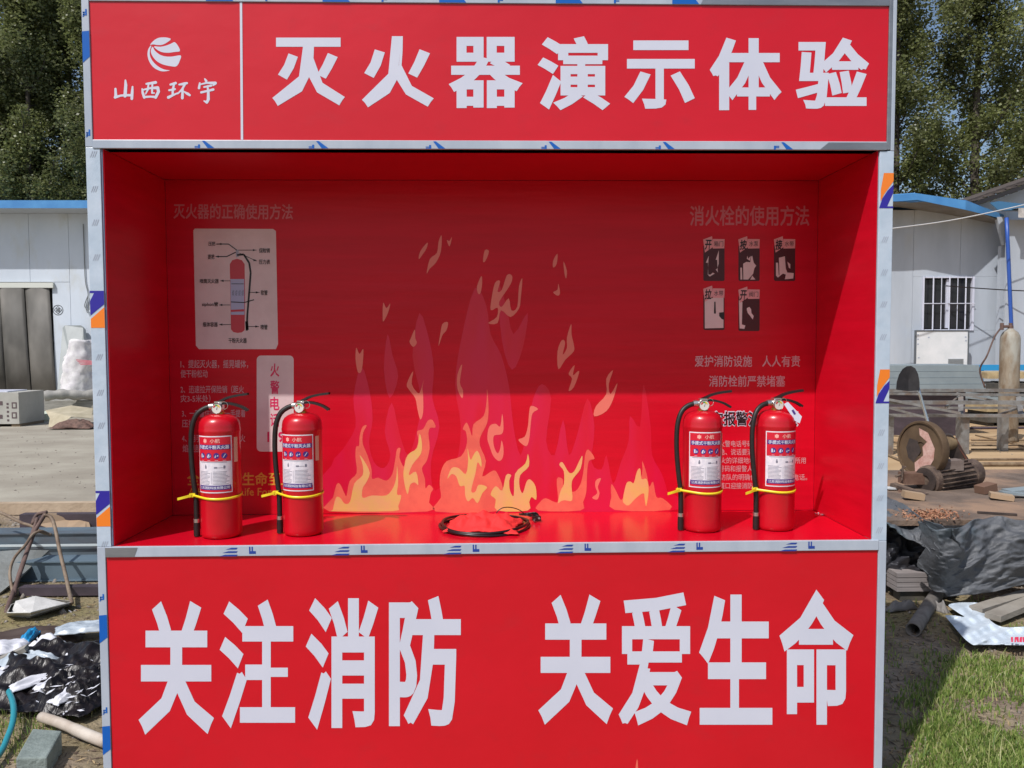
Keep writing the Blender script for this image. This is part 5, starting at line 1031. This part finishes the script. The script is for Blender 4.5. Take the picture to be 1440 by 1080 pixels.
# disc guard
gc = A(1297, 632, Ym+.05); gn = Vector((-.95, -.31, .05)).normalized(); Rg = .195
gd = build(MB().lathe([(0, .012), (Rg*.25, .012), (Rg*.26, .018), (Rg*.93, .018), (Rg*.93, .028), (Rg, .030), (Rg*1.02, .022), (Rg*1.02, -.026), (Rg, -.032), (0, -.032)], 40, c=gc, ax=gn), 'disc_guard', mat('brass coloured guard', rgb(104, 84, 62), .7, metal=.15, col2=rgb(84, 66, 48), scale=8), root, smooth=True)
su = Vector((0, 0, 1)).cross(gn).normalized(); sv = gn.cross(su)
def onface(pts, h): return [gc+gn*h+su*(a*Rg)+sv*(b*Rg) for a, b in pts]
mb = MB()
for P_ in ([(-.1, .75), (.3, .62), (.62, .1), (.6, -.3), (.3, -.78), (-.15, -.86), (-.2, -.5), (.15, -.2), (.1, .1), (.28, .3), (-.05, .5)],): mb.add(onface(P_, .0205), [tuple(range(len(P_)))])
build(mb, 'peeling_paint', mat('peeling pink paint', rgb(206, 172, 160), .7, col2=rgb(178, 132, 120), scale=30), gd)
mb = MB().add(onface([(-.5, .35), (-.15, .3), (.05, -.05), (-.25, -.5), (-.5, -.35), (-.62, 0)], .0198), [(0, 1, 2, 3, 4, 5)]); build(mb, 'guard_hole', M_oil, gd)
hub0 = gc-gn*.03; hub1 = A(1337, 622, Ym+.18); build(MB().tube([hub0, hub1], .052, 18), 'arbor_housing', mat('worn brass', rgb(150, 128, 96), .6, metal=.3, col2=rgb(110, 90, 66), scale=10), root, smooth=True)
# belt guard: flat stadium between arbor and motor
b0 = A(1333, 618, Ym+.17); b1 = A(1362, 668, Ym+.17); dv = (b1-b0).normalized(); sd = dv.cross(Vector((-.45, -.9, 0)).normalized()).normalized(); nn = dv.cross(sd).normalized(); pts = []
for k in range(11): a = math.pi/2+math.pi*k/10; pts.append(b0+(dv*math.cos(a)+sd*math.sin(a))*.042)
for k in range(11): a = -math.pi/2+math.pi*k/10; pts.append(b1+(dv*math.cos(a)+sd*math.sin(a))*.06)
n_ = len(pts); mb = MB().add([p_-nn*.02 for p_ in pts]+[p_+nn*.02 for p_ in pts], [tuple(range(n_)), tuple(range(2*n_-1, n_-1, -1))]+[(i, n_+i, n_+(i+1) % n_, (i+1) % n_) for i in range(n_)])
build(mb, 'belt_guard', M_oil, root)
build(MB().beam(b0+Vector((.035, -.02, .01)), b1+Vector((.03, -.03, 0)), .022, .018), 'belt', mat('rust belt', rgb(96, 58, 46), .8), root)
bz = pz+.012
build(MB().obox(A(1335, 704, Ym)+Vector((0, .05, .0)), (.22, 0, 0), (0, .16, 0), (0, 0, .02)).obox(A(1345, 694, Ym)+Vector((0, .05, 0)), (.13, 0, 0), (0, .08, 0), (0, 0, .025)), 'base_plate', M_oil, root)
a = A(1345, 675, Ym+.13); build(MB().beam(a, a+Vector((0, .05, -.2)), .12, .05), 'bracket', M_iron, root)
vz = A(1283, 668, Ym-.02)
build(MB().obox(A(1283, 672, Ym), (.075, 0, 0), (0, .05, 0), (0, 0, .038)).beam(A(1262, 690, Ym-.1), A(1302, 705, Ym-.15), .12, .03), 'vice', mat('rust brown steel', rgb(120, 92, 76), .8, col2=rgb(90, 64, 52), scale=12), root)
build(MB().tube([A(1268, 675, Ym-.03), A(1270, 655, Ym-.03)], .008, 6).tube([A(1260, 670, Ym-.05), A(1266, 668, Ym-.03)], .010, 6).tube([A(1266, 661, Ym-.03), A(1274, 656, Ym-.03)], .006, 6), 'vice_handle', M_iron, root)
build(MB().beam(A(1302, 697, Ym-.25), A(1255, 681, Ym-.05), .06, .02), 'rail_bar', M_iron, root)
# shovel leaning behind the disc
ysv = 3.55; root = empty('shovel', A(1306, 600, ysv), 'black rounded shovel blade upright with thin steel shaft, behind the grinding disc', 'shovel')
P_ = [A(x, y, ysv-.02*((x-1277)/16)**2) for x, y in ((1260, 548), (1261, 537), (1264, 527), (1269, 519), (1275, 515), (1281, 514.5), (1287, 518), (1291, 526), (1293, 537), (1293, 549), (1277, 550))]
mb = MB().add(P_+[A(1277, 535, ysv+.005)], [(i, (i+1) % 11, 11) for i in range(11)]); o = build(mb, 'blade', mat('black shovel steel', rgb(34, 32, 34), .6, col2=rgb(48, 45, 46), scale=20), root); s = o.modifiers.new('s', 'SOLIDIFY'); s.thickness = .004
build(MB().tube([A(1290, 540, ysv), A(1294, 556, ysv), A(1305, 594, ysv-.05), A(1312, 640, ysv-.1)], .011, 8), 'shaft', M_steel, root, smooth='all')
# bits on the platform
def bit(name, px, py, sx, sy, sz, rz, m, lb, cat_, ry=0, z=None, n=1):
    p_ = G(px, py, (pz if z is None else z)); mb = MB().obox((0, 0, 0), (sx/2, 0, 0), (0, sy/2, 0), (0, 0, sz/2)); mt_ = Matrix.Rotation(R(rz), 3, 'Z') @ Matrix.Rotation(R(ry), 3, 'Y')
    hz_ = abs(math.sin(R(ry)))*sx/2+sz/2+.002; mb.map(lambda v: mt_ @ v+p_+Vector((0, 0, hz_))); return build(mb, name, m, label=lb, cat=cat_)
bit('white_strip', 1263, 689, .17, .05, .012, 8, M_board, 'short white slat lying left on the work platform', 'strip', 3)
bit('cardboard_piece', 1284, 703, .12, .07, .04, -12, M_kraft, 'small open cardboard box end beside the white slat', 'cardboard', 8)
bit('cardboard_piece', 1386, 694, .11, .08, .05, 15, mat('rust brown card', rgb(112, 84, 68), .8), 'rust-brown cardboard piece right of the motor', 'cardboard', -10)
bit('cardboard_piece', 1408, 703, .13, .09, .03, -25, M_kraft, 'flat tan cardboard box farthest right of the motor', 'cardboard', 6)
bit('grey_board', 1445, 693, .30, .10, .02, 5, M_gal, 'pale grey board at the right picture edge behind the tarpaulin', 'board', -4)
bit('grey_board', 1440, 700, .28, .06, .015, -8, M_gal, 'thin pale strip below the grey board at the right picture edge', 'board', 5)
bit('black_bar', 1402, 724, .20, .015, .012, -22, M_oil, 'thin black bar lying aslant on the platform right of the motor', 'bar')
rg = np.random.default_rng(3); C = []
for k in range(700): q = G(1295+rg.normal()*18+25*rg.random(), 724+rg.normal()*3.5, pz+.004); C.append((q.x, q.y, pz+.004+.012*rg.random()))
V, F_ = leaves(np.array(C), .014, rg); np_mesh('rust_chips', V, F_, mat('rust chips', rgb(140, 84, 60), .8, col2=rgb(180, 140, 110), scale=40), kind='stuff')
# tarpaulins
M_tarp = mat('grey dusty tarpaulin', rgb(100, 102, 106), .6, col2=rgb(70, 72, 76), scale=4, detail=9, contrast=(.35, .68), bump=.35, bscale=34, col3=rgb(74, 90, 98), scale3=1.6, contrast3=(.5, .66))
M_hollow = mat('black shade sheet', rgb(38, 38, 44), .5, col2=rgb(60, 60, 66), scale=5)  # black for the shaded hollow under the grey tarp
def drape(name, m, top, bot, nx, ny, amp, seed, lb, bulge=.1, sag=0):
    # top / bottom: lists of 3D points, interpolated; folds run mostly downhill
    T = catmull(top, 8); B = catmull(bot, 8); rr = random.Random(seed); off = rr.random()*40; V = []
    def samp(P, t): q = t*(len(P)-1); i = min(int(q), len(P)-2); return P[i].lerp(P[i+1], q-i)
    folds = [(rr.uniform(-1, 1)*3, rr.uniform(2, 5), rr.random()) for _ in range(4)]+[(rr.uniform(-6, 6), rr.uniform(4, 9), rr.random()) for _ in range(5)]+[(rr.uniform(-16, 16), rr.uniform(-16, 16), rr.random()) for _ in range(4)]
    for j in range(ny+1):
        t = j/ny
        for i in range(nx+1):
            s_ = i/nx; p_ = samp(T, s_).lerp(samp(B, s_), t); w_ = .05*noise.noise((s_*4+off, t*4, 1)); z = 0
            for k, (fy, fx, ph) in enumerate(folds): q = ((s_+w_)*fx+(t+w_)*fy+ph) % 1; z += amp*(1 if k < 4 else .5 if k < 9 else .22)*(abs(q*2-1)-.5)
            z += amp*.8*noise.noise((s_*9+off, t*9, 5)); out = bulge*math.sin(math.pi*min(1, t*1.1))
            V.append(p_+Vector((0, -z*.8-out, z*.5-sag*math.sin(math.pi*s_)*(1-t))))
    F_ = [(j*(nx+1)+i, (j+1)*(nx+1)+i, (j+1)*(nx+1)+i+1, j*(nx+1)+i+1) for j in range(ny) for i in range(nx)]
    o = build(MB().add(V, F_), name, m, smooth='all', label=lb, cat='tarpaulin'); s = o.modifiers.new('s', 'SOLIDIFY'); s.thickness = .003; return o
PZ = lambda px, py: G(px, py, pz+.02)
drape('grey_tarpaulin', M_tarp, [PZ(1290, 733), PZ(1318, 744), PZ(1348, 742), PZ(1370, 731), PZ(1400, 727), PZ(1440, 730), PZ(1520, 728)],
      [A(1292, 792, 1.86), A(1306, 818, 1.84), A(1322, 834, 1.82), A(1350, 838, 1.8), A(1390, 833, 1.8), A(1440, 822, 1.85), A(1540, 800, 1.9)], 150, 90, .019, 5, 'grey-blue crumpled tarpaulin draped over the front of the work platform', .06)
drape('grey_tarpaulin', M_tarp, [PZ(1225, 697), PZ(1252, 700), PZ(1275, 712), PZ(1300, 730), PZ(1340, 745)],
      [A(1225, 722, 2.0), A(1252, 740, 1.95), A(1280, 758, 1.9), A(1312, 778, 1.84), A(1350, 806, 1.78)], 90, 40, .015, 8, 'upper fold of grey tarpaulin running down from behind the booth post', .03)
drape('hollow_shade_sheet', M_hollow, [A(1225, 722, 2.1), A(1255, 740, 2.06), A(1290, 758, 2.02), A(1330, 790, 1.98)], [A(1225, 806, 2.1), A(1250, 806, 2.06), A(1285, 808, 2.02), A(1325, 822, 1.96)], 60, 40, .03, 12, 'dark black shade sheet filling the hollow behind the booth post', .0)  # black sheet added to give the hollow's shade by colour
# below the tarp
a, b = A(1262, 806, 1.96), A(1312, 832, 1.96)
root = empty('timber_bundle', ((a.x+b.x)/2, 2.02, 0), 'pale squared timber block under the tarpaulin next to the booth post', 'timber')
hh = (a.z-b.z)/4
for k in range(4): build(MB().box(a.x, b.x+.12, 1.96, 2.08, b.z+hh*k+.002, b.z+hh*(k+1)-.002), 'batten', mat('pale grey timber', rgb(150, 142, 140), .8, col2=rgb(128, 120, 118), scale=9, stretch=(.3, 1, 4)) if k == 0 else bpy.data.materials['pale grey timber'], root)  # battens share one pale grey timber tone
build(MB().box(a.x+.03, b.x, 1.98, 2.06, 0, b.z), 'spacer', M_dk, root)
p0, p1 = G(1284, 886, .035), G(1309, 848, .035); dr = (p0-p1).normalized(); p1 = p0-dr*.72
n_ = 18; mb = MB().tube([p0, p1], .036, n_, cap=False); o = build(mb, 'grey_pipe', mat('dusty pipe', rgb(132, 126, 120), .7, col2=rgb(104, 96, 90), scale=12), smooth=True, label='short dusty grey pipe lying open end towards the camera beside the booth', cat='pipe'); s = o.modifiers.new('s', 'SOLIDIFY'); s.thickness = .006
M_plk = mat('weathered plank', rgb(156, 150, 140), .8, col2=rgb(124, 116, 106), scale=8, stretch=(.4, .4, 1), bump=.2, bscale=40)
gq = 'grey planks poking out from under the tarpaulin'
for (x0_, y0_, x1_, y1_, wd, lb) in ((1372, 858, 1520, 812, .07, 'long thin grey plank just under the tarpaulin edge'), (1396, 868, 1480, 834, .08, 'wide grey-green plank nearer the white feed sack')):
    build(MB().beam(G(x0_, y0_, .05), G(x1_, y1_, .06), wd, .03), 'plank', M_plk, label=lb, cat='plank', group=gq)
for k, (px, py, sx, sy, rot, lb) in enumerate(((1328, 840, .14, .07, 10, 'grey crushed scrap between the pipe and the white sack'), (1322, 862, .06, .10, 20, 'pale torn plastic scrap left of the white sack'), (1268, 860, .20, .05, 14, 'dull grey stick-like scrap lying in shade by the booth post'))):
    sheet('scrap', mat('dull scrap', rgb(120, 116, 112), .7) if k == 0 else bpy.data.materials['dull scrap'], gp(px, py).x, gp(px, py).y, sx, sy, .03, 80+k, rot=rot, base=.008, dome=.012, nx=18, ny=14, freqs=(2, 5), label=lb, cat='scrap')
mb = MB(); rs = random.Random(77)
for k in range(70):
    p_ = G(rs.gauss(95, 26), rs.gauss(958, 24), .085+.02*rs.random()); a = rs.random()*3.14; l_ = rs.uniform(.006, .028); w_ = rs.uniform(.002, .006); t_ = rs.uniform(-.01, .01)
    if p_.x > -1.23 or G(0, 1000, 0).y-.6 > p_.y: continue
    u_ = Vector((math.cos(a), math.sin(a), t_*20)); n_ = Vector((-math.sin(a), math.cos(a), .3)); mb.add([p_-u_*l_, p_+n_*w_, p_+u_*l_, p_-n_*w_], [(0, 1, 2, 3)])
build(mb, 'plastic_flecks', M_wbag, kind='stuff')
# flat white sack traced on the ground
ring = [(1334, 851), (1346, 847.5), (1364, 847), (1376, 848), (1382, 853), (1388, 866), (1396, 875), (1408, 881), (1425, 882), (1450, 881), (1500, 884), (1503, 895), (1500, 907), (1460, 905), (1440, 907), (1405, 906), (1376, 907), (1366, 905), (1352, 893), (1341, 880), (1332, 869), (1331, 865), (1345, 866), (1356, 867), (1346, 860)]
ring = [tuple(p)[:2] for p in catmull([(a, b, 0) for a, b in ring], 4, True)]
def inside(x, y):
    c_ = False; n_ = len(ring)
    for i in range(n_):
        (xa, ya), (xb, yb_) = ring[i], ring[(i+1) % n_]
        if (ya > y) != (yb_ > y) and x < (xb-xa)*(y-ya)/(yb_-ya)+xa: c_ = not c_
    return c_
vs = [Vector((a, -b)) for a, b in ring]; nr = len(vs); fr = list(range(nr))
if sum(vs[i].cross(vs[(i+1) % nr]) for i in range(nr)) < 0: fr = fr[::-1]
vs += [Vector((1328+i*1.6+.8*(j % 2), -(846+j*1.3))) for j in range(48) for i in range(110) if inside(1328+i*1.6+.8*(j % 2), 846+j*1.3)]
r_ = delaunay_2d_cdt(vs, [], [fr], 0, 1e-5)
def sackz(x, y): return .025+.03*noise.noise((x*.02, y*.045, 2))+.014*(1-abs(((x*.022+y*.05) % 1)*2-1))+.006*(1-abs(((x*.06-y*.07+.3) % 1)*2-1))+.004*noise.noise((x*.08, y*.12, 5))+max(0, (1392-x))*.0005
V = [G(p.x, -p.y, sackz(p.x, -p.y)) for p in r_[0]]; F_ = [tuple(t) for t, of in zip(r_[2], r_[5]) if of]
root = empty('feed_sack', G(1400, 895), 'flattened white plastic sack with red print lying on dry grass at lower right', 'sack')
o = build(MB().add(V, F_), 'bag', mat('bright white sack', rgb(212, 222, 230), .4, col2=rgb(186, 198, 210), scale=7), root, smooth='all'); s = o.modifiers.new('s', 'SOLIDIFY'); s.thickness = .003
mb = MB(); rs = random.Random(5)
for k in range(12):
    x = 1421+k*4.2; 
    mb.add([G(x+rs.uniform(-2, 2), 896, .085), G(x+3+rs.uniform(-1, 1), 895.5, .085), G(x+3.5, 903, .08), G(x+.5+rs.uniform(-1, 1), 903, .08)], [(0, 1, 2, 3)])
build(mb, 'red_print', mat('pink red print', rgb(216, 50, 84), .5), root)

# ------------------------------------------------------------------ grass, litter
M_grass = bpy.data.materials.new('grass'); M_grass.use_nodes = True; n = M_grass.node_tree; p = n.nodes['Principled BSDF']; p.inputs['Roughness'].default_value = .55
g = n.nodes.new('ShaderNodeNewGeometry'); cr_ = n.nodes.new('ShaderNodeValToRGB'); n.links.new(g.outputs['Random Per Island'], cr_.inputs[0]); e = cr_.color_ramp.elements
e[0].position = 0; e[0].color = (.11, .19, .035, 1); e[1].position = 1; e[1].color = (.46, .42, .22, 1); k = e.new(.55); k.color = (.24, .33, .07, 1); k = e.new(.8); k.color = (.36, .40, .13, 1); n.links.new(cr_.outputs[0], p.inputs['Base Color'])
tr_ = n.nodes.new('ShaderNodeBsdfTranslucent'); n.links.new(cr_.outputs[0], tr_.inputs[0]); ms = n.nodes.new('ShaderNodeMixShader'); ms.inputs[0].default_value = .3
n.links.new(p.outputs[0], ms.inputs[1]); n.links.new(tr_.outputs[0], ms.inputs[2]); n.links.new(ms.outputs[0], n.nodes['Material Output'].inputs[0])
def grass_blades(name, pts, hmin, hmax, m, wd=.0022, lean=.6):
    rg = np.random.default_rng(len(pts)); n_ = len(pts); P_ = np.array(pts); a = rg.random(n_)*6.283; h = rg.uniform(hmin, hmax, n_); s_ = np.stack([np.cos(a), np.sin(a), np.zeros(n_)], 1)*wd
    b = rg.random(n_)*6.283; ln = (rg.random(n_)*lean*h)[:, None]*np.stack([np.cos(b), np.sin(b), np.zeros(n_)], 1); up_ = np.stack([np.zeros(n_), np.zeros(n_), h], 1)
    V = np.stack([P_-s_, P_+s_, P_+s_*.8+ln*.35+up_*.6, P_-s_*.8+ln*.35+up_*.6, P_+ln+up_*.92, P_+ln*1.02+up_*.92+s_*.1], 1).reshape(-1, 3); k_ = np.arange(n_)[:, None]*6
    F_ = np.concatenate([k_+np.array([[0, 1, 2, 3]]), k_+np.array([[3, 2, 5, 4]])]); return np_mesh(name, V, F_, m, kind='stuff')
def scatter(n_, fn, x0, x1, y0, y1, seed):
    rr = random.Random(seed); out = []
    while len(out) < n_:
        x, y = rr.uniform(x0, x1), rr.uniform(y0, y1)
        if rr.random() < fn(x, y): out.append((x, y, zground(x, y)-.003))
    return out
def dens_r(x, y):
    q = noise.noise((x*1.3, y*1.3, 8)); e_ = 1.24+.55*max(0, y-.15)+.14*q        # grass edge away from the booth
    far = 1.12+.3*q+.15*(x-2.4)
    return max(0, min(1, (x-e_)*3))*max(.02, min(1, (far-y)*2.2))*max(.03, .45+1.3*noise.noise((x*2.6, y*2.6, 2))+.5*noise.noise((x*9, y*9, 4))) if x > e_ else .02
grass_blades('grass', scatter(115000, dens_r, 1.22, 3.4, -1.1, 2.0, 1), .012, .042, M_grass, .003)
grass_blades('tall_grass', scatter(1200, lambda x, y: dens_r(x, y), 1.25, 3.4, -1.1, 1.7, 6), .06, .12, M_grass, .0018, .8)
grass_blades('grass_patch', scatter(11000, lambda x, y: max(0, min(1, (-1.62-.1*noise.noise((x*5, y*5, 1))-x)*5))*min(1, max(0, (.98-y)*3)), -3.4, -1.5, -.9, 1.2, 2), .015, .05, M_grass)
M_straw = mat('straw litter', rgb(176, 154, 116), .9, col2=rgb(120, 98, 72), scale=30)
def litter(name, n_, x0, x1, y0, y1, size, m, seed, fn=lambda x, y: 1):
    P_ = np.array(scatter(n_, fn, x0, x1, y0, y1, seed)); rg = np.random.default_rng(seed); P_[:, 2] += .006; d = rg.normal(size=(n_, 3)); d[:, 2] *= .25; d /= np.linalg.norm(d, axis=1)[:, None]; e_ = np.stack([-d[:, 1], d[:, 0], np.zeros(n_)], 1)
    s_ = (size*rg.uniform(.4, 1.6, n_))[:, None]; V = np.stack([P_-d*s_, P_-e_*s_*.13+np.array([0, 0, .002]), P_+d*s_, P_+e_*s_*.13], 1).reshape(-1, 3); np_mesh(name, V, np.arange(4*n_).reshape(-1, 4), m, kind='stuff')
litter('dry_straw', 5200, -4.5, -1.25, -.6, 2.6, .018, M_straw, 11); litter('dry_straw', 7000, 1.25, 4.5, -.6, 2.4, .018, M_straw, 12)
litter('dark_litter', 3000, -4.5, -1.25, .2, 2.6, .016, mat('dark litter', rgb(84, 68, 58), .9), 13); litter('dark_litter', 4000, 1.25, 4.5, .2, 2.4, .016, bpy.data.materials['dark litter'], 14)
def pebbles(name, n_, x0, x1, y0, y1, r0, r1, m, seed, zf=zground, fn=lambda x, y: 1):
    rg = np.random.default_rng(seed); P_ = np.array(scatter(n_, fn, x0, x1, y0, y1, seed)); P_[:, 2] = [zf(a, b) for a, b, _ in P_]; r = rg.uniform(0, 1, n_)**3*(r1-r0)+r0
    base = np.array([(1, 0, 0), (0, 1, 0), (-1, 0, 0), (0, -1, 0), (0, 0, .8), (0, 0, -.5)]); V = (P_[:, None, :]+base[None]*r[:, None, None]*rg.uniform(.55, 1.3, (n_, 6, 1))).reshape(-1, 3)
    tri = np.array([(0, 1, 4), (1, 2, 4), (2, 3, 4), (3, 0, 4), (1, 0, 5), (2, 1, 5), (3, 2, 5), (0, 3, 5)]); F_ = (np.arange(n_)[:, None, None]*6+tri[None]).reshape(-1, 3); np_mesh(name, V, F_, m, kind='stuff')
M_peb = mat('grey pebble', rgb(150, 142, 132), .9, col2=rgb(110, 102, 94), scale=20)
pebbles('gravel', 3500, -5, -1.25, -.6, 4.4, .003, .016, M_peb, 21); pebbles('gravel', 3500, 1.25, 5, -.6, 2.6, .003, .014, M_peb, 22)
pebbles('rubble', 260, -5, -1.3, 3.4, 4.4, .01, .05, M_peb, 25); pebbles('rubble', 420, -5, -1.3, 1.9, 2.75, .008, .035, M_peb, 23); pebbles('yard_grit', 2600, -9, 9, 5.1, 14, .004, .02, M_peb, 24, zf=lambda x, y: .031)
